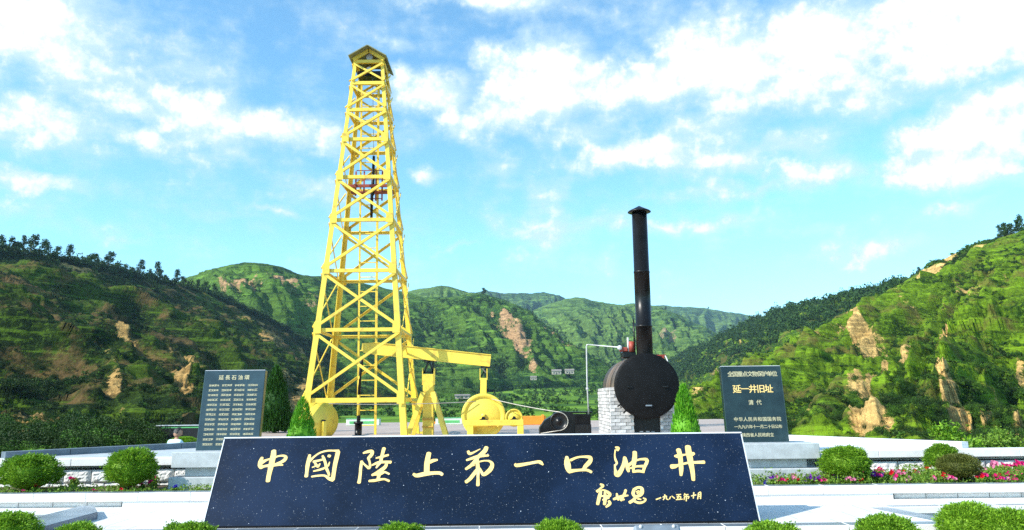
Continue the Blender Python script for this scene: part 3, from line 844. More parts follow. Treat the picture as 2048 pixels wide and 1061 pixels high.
def proto_obj(name, mesh):
    return bpy.data.objects.new(name, mesh)          # never linked: only a source of instances
PROTO = [proto_obj('scrub_source', hill_bush_mesh('scrub_leaves', 31, M['scrub_leaf'], 110, .75, .36)),
         proto_obj('scrub_source', hill_bush_mesh('scrub_leaves', 32, M['scrub_leaf'], 120, 1.1, .36)),
         proto_obj('scrub_source', hill_bush_mesh('scrub_leaves', 33, M['scrub_lime'], 90, .6, .34)),
         proto_obj('scrub_source', hill_bush_mesh('scrub_leaves', 34, M['tree_leaf'], 120, 1.5, .38)),
         proto_obj('scrub_source', hill_bush_mesh('scrub_leaves', 35, M['scrub_leaf'], 45, 1.0, .55)),
         proto_obj('scrub_source', hill_bush_mesh('scrub_leaves', 36, M['tree_leaf'], 45, 1.4, .55)),
         proto_obj('scrub_source', hill_bush_mesh('scrub_leaves', 37, M['scrub_dark'], 110, .8, .36)),
         proto_obj('scrub_source', hill_bush_mesh('scrub_leaves', 38, M['scrub_dark'], 120, 1.15, .36)),
         proto_obj('scrub_source', hill_bush_mesh('scrub_leaves', 39, M['scrub_dark'], 700, .9, .13)),
         proto_obj('scrub_source', hill_bush_mesh('scrub_leaves', 40, M['scrub_leaf'], 700, .8, .13))]

def pick(h, n, seed, dens_lo, dens_hi, want_loess=False, vmin=0.0, vmax=1.0, sc=.06):
    rng = np.random.default_rng(seed)
    H = HILLS[h]
    nv_, nu_ = H['P'].shape[:2]
    out = []
    N = n * 4
    iv = (rng.uniform(vmin, vmax, N) * (nv_ - 1)).astype(int)
    iu = (rng.uniform(0, 1, N) * (nu_ - 1)).astype(int)
    P = H['P'][iv, iu]
    f = fbm(P * sc + seed, 4, .6)
    keep = sstep(f, dens_lo, dens_hi) * (1 - .9 * sstep(H['loess'][iv, iu], .25, .6)) * (1 - .85 * sstep(H['conv'][iv, iu], -.15, .55)) > rng.uniform(0, 1, N)
    keep &= (H['px'][iv, iu] > -250) & (H['px'][iv, iu] < 2300)
    P = P[keep][:n] + rng.normal(size=(min(n, keep.sum()), 3)) * np.array([.4, .4, 0])
    return P, rng

def cover(h, n, seed, protos, size, lab, lo=-.25, hi=.25, grow=0.0, **kw):
    for j, pr in enumerate(protos):
        P, rng = pick(h, n // len(protos), seed + j, lo, hi, **kw)
        dist = np.linalg.norm(P, axis=1)
        s = size * np.clip(rng.lognormal(0, .38, len(P)), .4, 1.75) * (1 + grow * dist)
        S = np.stack([s * rng.uniform(.85, 1.2, len(P)), s * rng.uniform(.85, 1.2, len(P)), s * rng.uniform(.75, 1.2, len(P))], -1)
        P = P - np.array([0, 0, .1]) * s[:, None]
        scatter('scrub', PROTO[pr], P, S, lab, 'scrub', seed + j)

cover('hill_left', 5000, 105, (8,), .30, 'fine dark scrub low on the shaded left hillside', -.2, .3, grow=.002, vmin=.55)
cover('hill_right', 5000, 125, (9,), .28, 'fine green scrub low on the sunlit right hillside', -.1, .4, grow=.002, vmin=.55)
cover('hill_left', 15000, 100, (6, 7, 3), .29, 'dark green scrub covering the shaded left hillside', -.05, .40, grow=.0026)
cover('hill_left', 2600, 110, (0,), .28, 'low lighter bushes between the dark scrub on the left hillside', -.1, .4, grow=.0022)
cover('hill_right', 19000, 120, (0, 6, 7), .27, 'green scrub covering the sunlit right hillside', .05, .50, grow=.0024)
cover('hill_right', 9000, 130, (2,), .20, 'low bright bushes on the sunlit right hillside', -.1, .4, grow=.0020)
cover('hill_wooded_ridge', 4200, 140, (3, 5), 1.25, 'dark pine wood covering the ridge behind the right hill', -.6, -.1, grow=.0010, vmax=.5)
cover('hill_wooded_ridge', 1800, 143, (4, 2), .9, 'scrub on the lower slope of the wooded ridge', 0, .4, grow=.0010, vmin=.5)
cover('hill_domed', 2600, 150, (4,), 1.1, 'scrub on the slopes of the domed hill behind the derrick', .05, .45, grow=.0008, vmin=.28)
cover('hill_cliffed', 5000, 160, (4, 5), 1.3, 'woods and scrub on the cliffed middle hill', .0, .45, grow=.0006, vmin=.10, vmax=.85)
cover('hill_rolling', 1800, 170, (4,), 2.0, 'scattered woods on the rolling far hill', .1, .5, grow=.0005, vmin=.2)
cover('bank', 1000, 180, (8, 8, 9), .26, 'dark scrub on the bank beside the left planter deck', -.4, .2, grow=0)
cover('hill_left', 900, 190, (3, 7), .75, 'low dark bushes along the crest of the left hill', -.6, 0, grow=.0028, vmax=.035)
cover('hill_right', 500, 193, (3, 0), .5, 'low bushes along the crest of the right hill', -.2, .3, grow=.0024, vmax=.03)
cover('hill_right', 2600, 196, (8, 9), .34, 'bushes along the foot of the right hill', -.5, .15, grow=.003, vmin=.80)
# ------------------------------------------------------------------ paved ground, terrace and planter walls
ZP = -0.28            # terrace in front of the plaza
ZD = 0.335            # planter deck beside the plaza
ZB = -0.30            # soil of the flower beds

mb = MB()
mb.prism([(-6.2, 14.0, 0), (6.0, 14.0, 0), (6.2, 17.5, 0), (12.4, 36, 0), (12.4, 47, 0), (-15, 47, 0), (-15, 38, 0), (-6.6, 17.5, 0)], (0, 0, -.5))
tag(mb.build('plaza', M['plaza']), kind='structure')
mb = MB()
mb.prism([(-6.65, 17.4, -.37), (-15.05, 38, -.37), (-15.05, 60, -.37), (-60, 60, -.37), (-40, 12, -.37), (-6.4, 12, -.37)], (0, 0, -.5))
tag(mb.build('side_yard', M['yard']), kind='structure')
mb = MB()
mb.prism([(6.3, 17.4, -4.6), (12.45, 36, -4.6), (12.45, 60, -4.6), (60, 60, -4.6), (60, 12, -4.6), (6.3, 12, -4.6)], (0, 0, -.5))
tag(mb.build('side_ground', M['soil']), kind='structure')
mb = MB()
mb.box((0, -14, -1.25), (70, 47.2, .5))
tag(mb.build('lower_path', M['plaza']), kind='structure')

# terrace slab (white, almost without joints) and its polished border stones
mb = MB()
mb.prism([(-6.2, 9.92, ZP), (5.22, 9.92, ZP), (4.95, 11.2, ZP), (9.8, 11.35, ZP), (9.8, 12.4, ZP), (-9.8, 12.4, ZP), (-9.8, 11.3, ZP), (-6.2, 11.3, ZP)], (0, 0, -.9))
tag(mb.build('terrace', M['terrace']), kind='structure')

STONE_SEED = random.Random(5)
def coping(name, p0, p1, n, depth, th, label, cat='coping', mats=None, ov=0.0):
    """a row of coping stones from p0 to p1 (front top edge); each stone a piece of its own"""
    p0, p1 = Vector(p0), Vector(p1)
    d = (p1 - p0)
    L = d.length / n
    d.normalize()
    back = Vector((-d.y, d.x, 0))
    t = thing(name, p0, label, cat, None)
    rot = Matrix((d, back, Vector((0, 0, 1)))).transposed()
    mb = MB()
    mb.cbox(Vector((0, 0, 0)), (L - .006, depth, th), .006)
    # top face shows the polished finish, the rest the sawn white one
    me = mb.mesh('coping_stone', mats or [M['marble'], M['polished']], Vector((0, 0, 0)))
    for pl in me.polygons:
        if pl.normal.z > .9:
            pl.material_index = 1
    for i in range(n):
        o = link_mesh('coping_stone', me, t)
        c = d * (L * (i + .5)) + back * (depth / 2)
        o.location = c + Vector((0, 0, -th / 2 + STONE_SEED.uniform(-.0015, .0015)))
        o.rotation_euler = rot.to_euler()
    return t

coping('terrace_coping', (-5.65, 9.68, ZP + .004), (5.52, 9.68, ZP + .004), 15, .235, .125, 'white coping with polished grey top along the front of the terrace')
coping('terrace_coping', (5.52, 9.68, ZP + .004), (5.22, 11.18, ZP + .004), 2, .30, .12, 'grey polished edging stones on the right side of the terrace')
coping('terrace_coping', (5.24, 11.2, ZP + .004), (9.8, 11.2, ZP + .004), 6, .16, .095, 'white coping stepping back beyond the terrace corner on the right')
coping('terrace_coping', (-9.8, 11.12, ZP + .004), (-6.2, 11.12, ZP + .004), 5, .18, .10, 'white coping stepping back beyond the terrace corner on the left')
# raised kerb on the left side
t = thing('terrace_kerb', (-5.9, 10.4, ZP), 'raised grey granite kerb closing the left end of the terrace', 'kerb')
for i, (y0, y1) in enumerate(((9.50, 10.16), (10.166, 10.84))):
    mb = MB()
    mb.cbox((-5.94, (y0 + y1) / 2, ZP + .0), (.58, y1 - y0, .19), .006)
    o = mb.build('kerb_stone', [M['kerb_shaded'], M['polished']], t)
    for pl in o.data.polygons:
        if pl.normal.z > .9:
            pl.material_index = 1
mb = MB()
mb.prism([(-6.23, 10.846, ZP - .09), (-5.65, 10.846, ZP - .09), (-6.05, 11.5, ZP - .09), (-6.23, 11.5, ZP - .09)], (0, 0, .185))
mb.build('kerb_stone', M['polished'], t)

# flower-bed fronts: coping over recessed stones
def rough_block(seed, L, H, D, bulge=.035):
    """rock-faced block: smooth margins, broken face"""
    rng = np.random.default_rng(seed)
    nx, nz = 16, 8
    x = np.linspace(-L / 2, L / 2, nx)
    z = np.linspace(-H / 2, H / 2, nz)
    X, Z = np.meshgrid(x, z)
    f = fbm(np.stack([X * 4 + seed, Z * 6, X * 0], -1), 4, .6, ridged=True)
    m = sstep(np.minimum(L / 2 - np.abs(X), (H / 2 - np.abs(Z)) * 1.2), 0, .05)
    Y = -D / 2 - m * (bulge * (.5 + .55 * f))
    V = np.concatenate([np.stack([X, Y, Z], -1).reshape(-1, 3), np.array([[a * L / 2, D / 2, c * H / 2] for a, c in ((-1, -1), (1, -1), (1, 1), (-1, 1))])])
    idx = np.arange(nx * nz).reshape(nz, nx)
    F = [list(q) for q in np.stack([idx[:-1, :-1], idx[:-1, 1:], idx[1:, 1:], idx[1:, :-1]], -1).reshape(-1, 4)]
    k = nx * nz
    F += [[*idx[-1][::1], k + 2, k + 3][::-1], [*idx[0], k + 1, k][::1], [*idx[:, 0], k + 3, k], [*idx[:, -1], k + 2, k + 1][::-1]]
    me = bpy.data.meshes.new('stone_block')
    me['h'] = H
    me.from_pydata([tuple(v) for v in V], [], F)
    me.materials.append(M['rough_stone'])
    bm = bmesh.new(); bm.from_mesh(me); bmesh.ops.recalc_face_normals(bm, faces=bm.faces); bm.to_mesh(me); bm.free()
    return me
BLOCKS = [rough_block(s, .478, .215, .12) for s in range(4)]
LOWBLK = [rough_block(s + 9, .478, .135, .12, .015) for s in range(3)]
THINBLK = [rough_block(s + 19, .478, .080, .12, .012) for s in range(3)]

def stone_wall(label, x0, x1, y, courses, zlow, back_to):
    """recessed core with rock-faced blocks laid in front"""
    t = thing('planter_wall', ((x0 + x1) / 2, y, zlow), label, 'stone wall')
    o = Vector(t.location)
    zt = sum(h + .012 for h, _ in courses)
    mb = MB()
    mb.box(((x0 + x1) / 2, (y + .10 + back_to) / 2, zlow + zt / 2), (x1 - x0, back_to - y - .10, zt))
    mb.build('mortar_core', M['joint'], t)
    z = zlow
    rr = random.Random(int(abs(x0) * 100))
    for ci, (h, meshes) in enumerate(courses):
        n = max(1, int(round((x1 - x0) / .49)))
        ln = (x1 - x0) / n
        cuts = [x0 + ln * i for i in range(n + 1)]
        if ci % 2:
            cuts = [x0] + [x0 + ln * (i + .5) for i in range(n)] + [x1]
        for xa, xb in zip(cuts[:-1], cuts[1:]):
            me = meshes[rr.randrange(len(meshes))]
            b = link_mesh('stone_block', me, t)
            b.location = Vector(((xa + xb) / 2, y + .06, z + h / 2)) - o
            b.scale = ((xb - xa - .012) / .478, 1, h / me['h'])
        z += h + .012
    return t

# lower (flower bed) fronts at left and right
YF = 12.0
stone_wall('low rock-faced wall below the left flower bed coping', -9.6, -5.95, YF + .10, [(.080, THINBLK)], ZP + .004, YF + .34)
stone_wall('low rock-faced wall below the right flower bed coping', 5.75, 9.6, YF + .10, [(.080, THINBLK)], ZP + .004, YF + .34)
coping('bed_coping', (-9.6, YF, -.068), (-3.3, YF, -.068), 8, .22, .125, 'white coping along the front of the left flower bed')
coping('bed_coping', (3.0, YF, -.068), (9.6, YF, -.068), 8, .22, .125, 'white coping along the front of the right flower bed')
mb = MB()
mb.box((-.1, (YF + .025 + 12.4) / 2, ZP + .043), (11.6, .375, .086))
tag(mb.build('terrace_step', M['marble']), kind='structure')
for s, xa, xb in ((-1, -9.6, -3.3), (1, 3.0, 9.6)):
    mb = MB()
    xs = np.linspace(xa, xb, 60); yy = np.linspace(YF + .20, 13.62, 14)
    Yg, Xg = np.meshgrid(yy, xs, indexing='ij')
    Zg = -.125 + .03 * fbm(np.stack([Xg * 2, Yg * 2, Xg * 0], -1), 4)
    o = link_mesh('flower_bed', grid_mesh('flower_bed', np.stack([Xg, Yg, Zg], -1), M['soil']))
    tag(o, kind='structure')

# upper planter wall and deck
YW = 13.58
stone_wall('rock-faced planter wall behind the left round shrubs', -9.9, -5.62, YW + .10, [(.170, LOWBLK), (.215, BLOCKS)], -.26, YW + .5)
stone_wall('rock-faced planter wall behind the right round shrubs', 5.35, 9.9, YW + .10, [(.170, LOWBLK), (.215, BLOCKS)], -.26, YW + .5)
coping('deck_coping', (-9.9, YW, ZD), (-5.3, YW, ZD), 4, .30, .125, 'white coping slabs on top of the left planter wall', mats=[M['marble'], M['marble']])
coping('deck_coping', (5.05, YW, ZD), (9.9, YW, ZD), 4, .30, .125, 'white coping slabs on top of the right planter wall', mats=[M['marble'], M['marble']])
mb = MB()
mb.prism([(-9.9, YW + .304, ZD - .003), (-4.3, YW + .304, ZD - .003), (-4.3, 17.2, ZD - .003), (-6.35, 17.2, ZD - .003), (-9.1, 14.0, ZD - .003), (-9.9, 14.0, ZD - .003)], (0, 0, -.8))
tag(mb.build('deck_left', M['pedestal']), kind='structure')
mb = MB()
mb.prism([(9.9, YW + .304, ZD - .003), (4.2, YW + .304, ZD - .003), (4.2, 17.2, ZD - .003), (5.9, 17.2, ZD - .003), (7.9, 14.0, ZD - .003), (9.9, 14.0, ZD - .003)], (0, 0, -.8))
tag(mb.build('deck_right', M['marble']), kind='structure')
def parapet(label, a, b, n, mat):
    a, b = Vector(a), Vector(b)
    t = thing('parapet', a, label, 'parapet')
    for i in range(n):
        p, q = a.lerp(b, i / n + .0012), a.lerp(b, (i + 1) / n - .0012)
        mb = MB()
        mb.bar(p + Vector((0, 0, .05)), q + Vector((0, 0, .05)), .22, .115, (0, 0, 1))
        mb.build('parapet_stone', mat, t)
parapet('low parapet, darkened for its shaded face, running diagonally behind the left planter deck', (-9.0, 13.92, ZD), (-6.25, 17.15, ZD), 4, M['kerb_shaded'])  # shade of the face turned from the sun is put into the stone colour
parapet('low white parapet running diagonally behind the right planter deck', (5.85, 17.15, ZD), (7.95, 13.92, ZD), 4, M['marble'])

# ------------------------------------------------------------------ steles
def font_text(s, size, bold=0.0):
    cu = bpy.data.curves.new('txt', 'FONT')
    cu.body = s
    cu.size = size
    cu.align_x = 'CENTER'
    cu.align_y = 'CENTER'
    cu.offset = bold * size
    cu.extrude = 0.0015
    cu.resolution_u = 2
    ob = bpy.data.objects.new('txt', cu)
    COL.objects.link(ob)
    bpy.context.view_layer.update()
    me = bpy.data.meshes.new_from_object(ob.evaluated_get(bpy.context.evaluated_depsgraph_get()))
    bpy.data.objects.remove(ob)
    bpy.data.curves.remove(cu)
    return me

def stele(name, label, base_c, W, H, T, tilt, yaw, matf, mats_side):
    """slab leaning back; returns (thing, matrix) with x right, y up along the face, z out of the face"""
    t = thing(name, base_c, label, 'stele')
    Mx = Matrix.Rotation(yaw, 4, 'Z') @ Matrix.Rotation(R(90) - tilt, 4, 'X')
    mb = MB()
    mb.cbox((0, H / 2, -T / 2), (W, H, T), .008)
    me = mb.mesh('slab', [matf, mats_side, M['granite_edge']], Vector((0, 0, 0)))
    for pl in me.polygons:
        if abs(pl.normal.x) > .9: pl.material_index = 1
        elif abs(pl.normal.z) < .9 and abs(pl.normal.y) > .5: pl.material_index = 2
    me.transform(Mx)
    link_mesh('slab', me, t)
    return t, Mx

def text_line(parent, Mx, s, x0, x1, y, size, mat, bold=.012, name='character'):
    """characters spread evenly from x0 to x1 on the face, each a piece of its own"""
    n = len(s)
    for i, ch in enumerate(s):
        x = x0 + (x1 - x0) * (i + .5) / n
        me = font_text(ch, size, bold)
        me.name = name
        me.materials.clear(); me.materials.append(mat)
        me.transform(Mx @ Matrix.Translation((x, y, .0025)))
        link_mesh(name, me, parent)

# pedestals: cap slab, recessed block, wider rough foot
def pedestal(label, x0, x1, y0, z1):
    t = thing('stele_pedestal', ((x0 + x1) / 2, y0 + .3, -.26), label, 'pedestal')
    xc = (x0 + x1) / 2; wd = x1 - x0
    mb = MB(); mb.cbox((xc, y0 + .40, z1 - .125), (wd, .80, .25), .008); mb.build('cap_slab', M['pedestal'], t)
    mb = MB(); mb.cbox((xc, y0 + .44, z1 - .325), (wd - .36, .62, .147), .008); mb.build('neck_block', M['pedestal'], t)
    mb = MB(); mb.cbox((xc, y0 + .30, (z1 - .40 - .30) / 2), (wd + .06, .62, z1 - .40 + .30), .012); mb.build('foot_block', M['pedestal'], t)
    return t
YS = 12.98
pedestal('stepped grey granite pedestal under the left stele', -5.62, -4.2, YS, .46)
pedestal('stepped grey granite pedestal under the right stele', 3.72, 5.02, YS, .50)
tl, ML = stele('stele', 'blue-grey stone stele with thirteen rows of small gilt lettering, at left', (-4.83, 13.28, .46), 1.05, 1.37, .13, R(9), R(0), M['stele_blue'], M['stele_side'])
tr_, MR = stele('stele', 'dark green-black stone stele with five lines of gilt characters, at right', (4.12, 13.28, .50), 1.04, 1.31, .13, R(9), R(0), M['stele_green'], M['stele_green'])

def stele_xy(fx, fy, W=1.04, H=1.31):
    return (fx - .5) * W, (1 - fy) * H
for s, fa, fb, fy, sz, bd in (('全国重点文物保护单位', .11, .93, .115, .098, .014), ('延一井旧址', .17, .83, .315, .150, .012), ('清代', .38, .64, .49, .090, .012),
                         ('中华人民共和国国务院', .13, .91, .705, .076, .012), ('一九九六年十一月二十日公布', .13, .91, .800, .066, .012), ('陕西省人民政府立', .24, .76, .905, .070, .012)):
    xa, y = stele_xy(fa, fy); xb, _ = stele_xy(fb, fy)
    text_line(tr_, MR, s, xa, xb, y, sz, M['gold'] if sz > .12 else M['gilt_small'], bd)
xa, y = stele_xy(.23, .10, 1.05, 1.37); xb, _ = stele_xy(.76, .10, 1.05, 1.37)
text_line(tl, ML, '延長石油頌', xa, xb, y, .088, M['gilt_small'], .016)
# thirteen rows, four groups of four signs too small to read: short worn strokes
rr = random.Random(3)
for row in range(13):
    fy = .195 + row * .0605
    for g in range(4):
        mb = MB()
        k = 0
        for c_ in range(4):
            fx = .10 + g * .2125 + c_ * .041 + .018
            cx, cy = stele_xy(fx, fy, 1.05, 1.37)
            hs = .0155
            for q in range(4):
                k += 1
                if q < 2:
                    a = (cx - hs * 1.5, cy + hs * (.7 - 1.3 * q) + rr.uniform(-.004, .004)); b = (cx + hs * 1.5, a[1] + rr.uniform(-.005, .005))
                else:
                    a = (cx + hs * rr.uniform(-.7, .7), cy + hs); b = (a[0] + rr.uniform(-.012, .012), cy - hs)
                mb.bar((a[0], a[1], .001 + k * 2e-5), (b[0], b[1], .001 + k * 2e-5), .006, .0022, (0, 0, 1))
        me = mb.mesh('inscription', M['gilt_small'], Vector((0, 0, 0)))
        me.transform(ML)
        link_mesh('inscription', me, tl)

# ------------------------------------------------------------------ main plaque
pb = [at(405, 1036.5, 10.0), at(1520, 1027.5, 10.0)]
PL0 = Vector((pb[0].x, 10.0, ZP + .012)); PL1 = Vector((pb[1].x, 10.0, ZP + .012))
PT = .60; PH = 1.06                      # set-back and height of the top edge
pn = Vector((0, -PH, PT)).normalized()   # face normal
pu = Vector((0, PT, PH)).normalized()
PLEN = math.hypot(PT, PH)
plq = thing('inscribed_plaque', (PL0 + PL1) / 2, 'long slanted dark blue granite plaque with large gilt calligraphy', 'plaque')
Wp = PL1.x - PL0.x
th = .10
mb = MB()
c = (PL0 + PL1) / 2 + pu * PLEN / 2 - pn * th / 2
rot = Matrix((Vector((1, 0, 0)), pu, pn)).transposed()
mb.cbox(c, (Wp, PLEN, th), .007, rot)
o = mb.build('slab', [M['granite_blue'], M['granite_edge']], plq)
for pl in o.data.polygons:
    if pl.normal.dot(pn) < .6:
        pl.material_index = 1
for p, q in ((PL0 + pu * PLEN, PL1 + pu * PLEN), (PL0, PL0 + pu * PLEN), (PL1, PL1 + pu * PLEN)):
    mb = MB()
    top = abs((q - p).x) > 1
    inn = (pu * -.008 if top else Vector((.007 if p.x < 0 else -.007, 0, 0)))
    a_, b_ = (p + inn, q + inn) if top else (p + inn, q + inn - pu * .03)
    mb.bar(a_ + pn * .0015, b_ + pn * .0015, .018 if top else .013, .012, pn)
    mb.build('edge_strip', M['granite_edge'], plq)
mb = MB()
x0, x1 = PL0.x + .06, PL1.x - .06
prof = [(10.13, ZP + .0), (10.115 + PT * .93, ZP + PH * .93), (10.30 + PT * .93, ZP + PH * .93), (10.95, ZP)]
mb.prism([(x0, y, z) for y, z in prof], (x1 - x0, 0, 0))
mb.build('backing_block', M['pedestal'], plq)
mb = MB()
mb.box(((PL0.x + PL1.x) / 2, 10.06, ZP + .008), (Wp - .02, .20, .022))
mb.build('bed_joint', M['black_matt'], plq)

def on_face(px, py):
    d = ray(px, py)
    e = Vector((0, 0, EYE))
    k = (PL0 - e).dot(pn) / d.dot(pn)
    return e + d * k

def brush(strokes, s, ox, oy, name, label=None, zoff=.002):
    """gilt brush strokes: each a run of (x, y, width) in trace units"""
    mb = MB()
    for si, st in enumerate(strokes):
        pts = [(on_face(ox + x / s, oy + y / s), w / s * 10.2 / FOC) for x, y, w in st]
        # smooth the run
        P = np.array([[*p, w] for p, w in pts])
        if len(P) > 2:
            P = catmull(P, len(P) * 4, 0)
        n = len(P)
        Lp, Rp = [], []
        ctr = [Vector(q[:3]) for q in P]
        off = pn * (zoff + .0006 * si)
        for i in range(n):
            d = (ctr[min(i + 1, n - 1)] - ctr[max(i - 1, 0)])
            sd = pn.cross(d).normalized()
            hw = max(P[i][3], .004) / 2
            Lp.append(ctr[i] + sd * hw); Rp.append(ctr[i] - sd * hw)
        # rounded ends
        def cap(i, sgn):
            d = (ctr[min(i + 1, n - 1)] - ctr[max(i - 1, 0)]).normalized() * sgn
            sd = pn.cross(d)
            hw = max(P[i][3], .004) / 2
            return [ctr[i] + d * (hw * .62 * math.sin(a)) + sd * (hw * math.cos(a)) for a in (math.pi * k / 6 for k in range(1, 6))]
        ring = Rp + cap(n - 1, 1)[::1] + Lp[::-1] + cap(0, -1)
        # fill as strips plus caps
        vs = [p + off for p in Lp] + [p + off for p in Rp]
        fs = [(i, i + 1, n + i + 1, n + i) for i in range(n - 1)]
        mb.add(vs, fs)
        for i, sgn in ((0, -1), (n - 1, 1)):
            cp = cap(i, sgn)
            a, b = (Lp[i], Rp[i]) if sgn > 0 else (Rp[i], Lp[i])
            mb.add([p + off for p in [a] + cp + [b]], [tuple(range(len(cp) + 2))])
        # low sides so that the strokes stand proud
        full = [p + off for p in Lp] + [p + off for p in (cap(n - 1, 1))] + [p + off for p in Rp[::-1]] + [p + off for p in cap(0, -1)]
        m = len(full)
        mb.add(full + [p - pn * (zoff + .0006 * si + .001) for p in full], [(k, (k + 1) % m, m + (k + 1) % m, m + k) for k in range(m)], 1)
    return mb.build(name, [M['gold'], M['ochre']], plq)

S1 = 2048 / 300.0
brush([[(165, 245, 40), (145, 300, 62), (138, 350, 60), (150, 385, 40)], [(160, 310, 60), (235, 275, 30), (300, 258, 32)], [(150, 380, 46), (210, 360, 36), (300, 350, 45), (380, 338, 45), (450, 347, 16)],
       [(330, 245, 30), (400, 222, 24), (460, 220, 32), (490, 240, 42), (475, 275, 50), (425, 308, 45), (365, 332, 38)],
       [(325, 155, 66), (320, 210, 74), (306, 280, 76), (290, 350, 74), (272, 430, 64), (256, 500, 60), (246, 565, 58)]], S1, 500, 880, 'character')
brush([[(815, 210, 38), (800, 280, 50), (785, 360, 54), (776, 440, 44), (768, 500, 50)], [(812, 295, 42), (870, 238, 28), (950, 182, 26), (1050, 152, 26), (1150, 150, 28), (1205, 158, 50)],
       [(1203, 165, 58), (1180, 260, 60), (1160, 350, 57), (1145, 450, 54), (1130, 545, 55)], [(1132, 550, 50), (1080, 530, 44), (1020, 492, 28), (930, 492, 28), (842, 505, 24)],
       [(992, 222, 30), (1010, 262, 38), (1030, 320, 36), (1045, 390, 38), (1070, 450, 34), (1080, 486, 28)], [(868, 302, 36), (930, 288, 32), (1005, 268, 28)],
       [(885, 315, 26), (905, 345, 34), (930, 372, 26), (955, 330, 22)], [(850, 380, 16), (905, 358, 22), (940, 352, 18)], [(868, 432, 20), (960, 410, 30), (1030, 385, 30)], [(1088, 308, 16), (1068, 360, 28)], [(1072, 221, 38), (1094, 228, 40)]], S1, 500, 880, 'character')
brush([[(1525, 295, 38), (1512, 380, 40), (1506, 460, 40), (1496, 540, 44), (1488, 585, 50)], [(1548, 182, 26), (1600, 166, 42), (1662, 156, 42), (1668, 188, 48), (1640, 230, 48), (1618, 252, 38), (1632, 300, 28), (1640, 360, 34), (1626, 392, 34)],
       [(1530, 305, 28), (1570, 345, 24), (1622, 388, 38)], [(1830, 118, 50), (1815, 170, 48), (1800, 230, 44), (1788, 285, 44)], [(1722, 252, 20), (1790, 236, 34), (1888, 210, 30)],
       [(1668, 348, 24), (1750, 314, 38), (1830, 306, 38), (1922, 308, 42)], [(1782, 314, 36), (1748, 350, 34), (1725, 385, 22)], [(1868, 322, 38), (1848, 370, 48), (1790, 420, 56), (1720, 460, 42), (1668, 485, 32)],
       [(1690, 482, 22), (1780, 466, 46), (1840, 445, 28), (1900, 470, 26)], [(1770, 462, 48), (1756, 510, 44), (1746, 556, 38)], [(1628, 566, 32), (1700, 560, 38), (1780, 546, 32), (1840, 542, 28), (1900, 566, 30)]], S1, 500, 880, 'character')
brush([[(395, 185, 64), (380, 250, 68), (368, 340, 74), (365, 440, 74)], [(410, 306, 48), (450, 286, 48), (508, 276, 28)], [(185, 470, 36), (228, 490, 52), (330, 470, 60), (450, 456, 48), (540, 456, 46), (576, 476, 44)]], S1, 800, 880, 'character')
brush([[(930, 158, 36), (950, 190, 42), (1000, 176, 28), (1095, 126, 12)], [(1180, 105, 56), (1160, 150, 62), (1110, 200, 58), (1062, 240, 52), (1020, 300, 52), (960, 360, 46), (900, 400, 36)],
       [(910, 280, 28), (980, 256, 38), (1080, 226, 42), (1208, 216, 28)], [(1050, 270, 48), (1060, 350, 52), (1065, 430, 48), (1065, 500, 38), (1065, 560, 42), (1063, 622, 46)],
       [(1080, 302, 24), (1150, 288, 20), (1220, 294, 28), (1258, 332, 48), (1244, 390, 60), (1200, 440, 60), (1142, 478, 46), (1112, 440, 36), (1090, 392, 26)], [(1050, 412, 42), (1000, 480, 52), (950, 540, 48), (902, 578, 46)], [(968, 356, 34), (1015, 350, 18)]], S1, 800, 880, 'character')
brush([[(1572, 335, 36), (1602, 350, 52), (1750, 326, 42), (1880, 302, 42), (1920, 312, 50), (1952, 342, 22)]], S1, 800, 880, 'character')
S3 = 6.4
brush([[(150, 220, 40), (155, 280, 72), (165, 350, 78), (180, 405, 52)], [(200, 262, 36), (280, 228, 28), (360, 218, 28), (440, 224, 46), (458, 248, 46), (438, 290, 56), (390, 340, 50), (370, 372, 40)], [(180, 405, 56), (280, 392, 36), (380, 386, 36), (430, 396, 36), (465, 415, 34)]], S3, 1110, 880, 'character')
brush([[(775, 98, 24), (810, 106, 36), (798, 135, 34)], [(772, 130, 18), (764, 200, 18), (775, 260, 28), (792, 298, 26), (768, 330, 26)], [(765, 322, 22), (770, 380, 28), (790, 448, 62), (830, 420, 58), (870, 340, 48), (890, 275, 50), (890, 225, 38)],
       [(895, 235, 42), (915, 300, 42), (930, 370, 46), (942, 408, 32)], [(1020, 160, 54), (1020, 220, 58), (1010, 290, 58), (1005, 350, 36), (1003, 416, 30)], [(935, 335, 40), (1000, 284, 34), (1080, 254, 26), (1168, 254, 42), (1174, 290, 42), (1150, 340, 40), (1130, 400, 36)],
       [(960, 368, 22), (1040, 344, 26), (1130, 340, 36)], [(1000, 412, 30), (1070, 402, 36), (1138, 416, 28)]], S3, 1110, 880, 'character')
brush([[(1580, 128, 62), (1600, 200, 58), (1610, 290, 58), (1615, 380, 54), (1612, 455, 34)], [(1700, 90, 74), (1715, 180, 78), (1735, 280, 72), (1755, 380, 58), (1765, 450, 52), (1770, 515, 44)],
       [(1532, 210, 26), (1580, 210, 56), (1660, 192, 22), (1740, 186, 56), (1778, 176, 38)], [(1490, 345, 58), (1530, 341, 56), (1580, 326, 32), (1700, 297, 28), (1800, 291, 36), (1908, 288, 44)]], S3, 1110, 880, 'character')
brush([[(582, 570, 26), (615, 590, 32), (572, 630, 22), (535, 660, 28)], [(592, 655, 22), (576, 700, 42), (560, 760, 42), (545, 825, 38)], [(540, 668, 22), (620, 644, 18), (688, 682, 40), (700, 710, 38), (655, 742, 34)], [(640, 660, 26), (640, 720, 36), (640, 780, 40), (632, 828, 36)], [(596, 722, 22), (690, 722, 22)], [(612, 772, 22), (690, 744, 22)], [(690, 788, 34), (702, 820, 36), (655, 862, 24)]], S3, 1110, 880, 'signature')
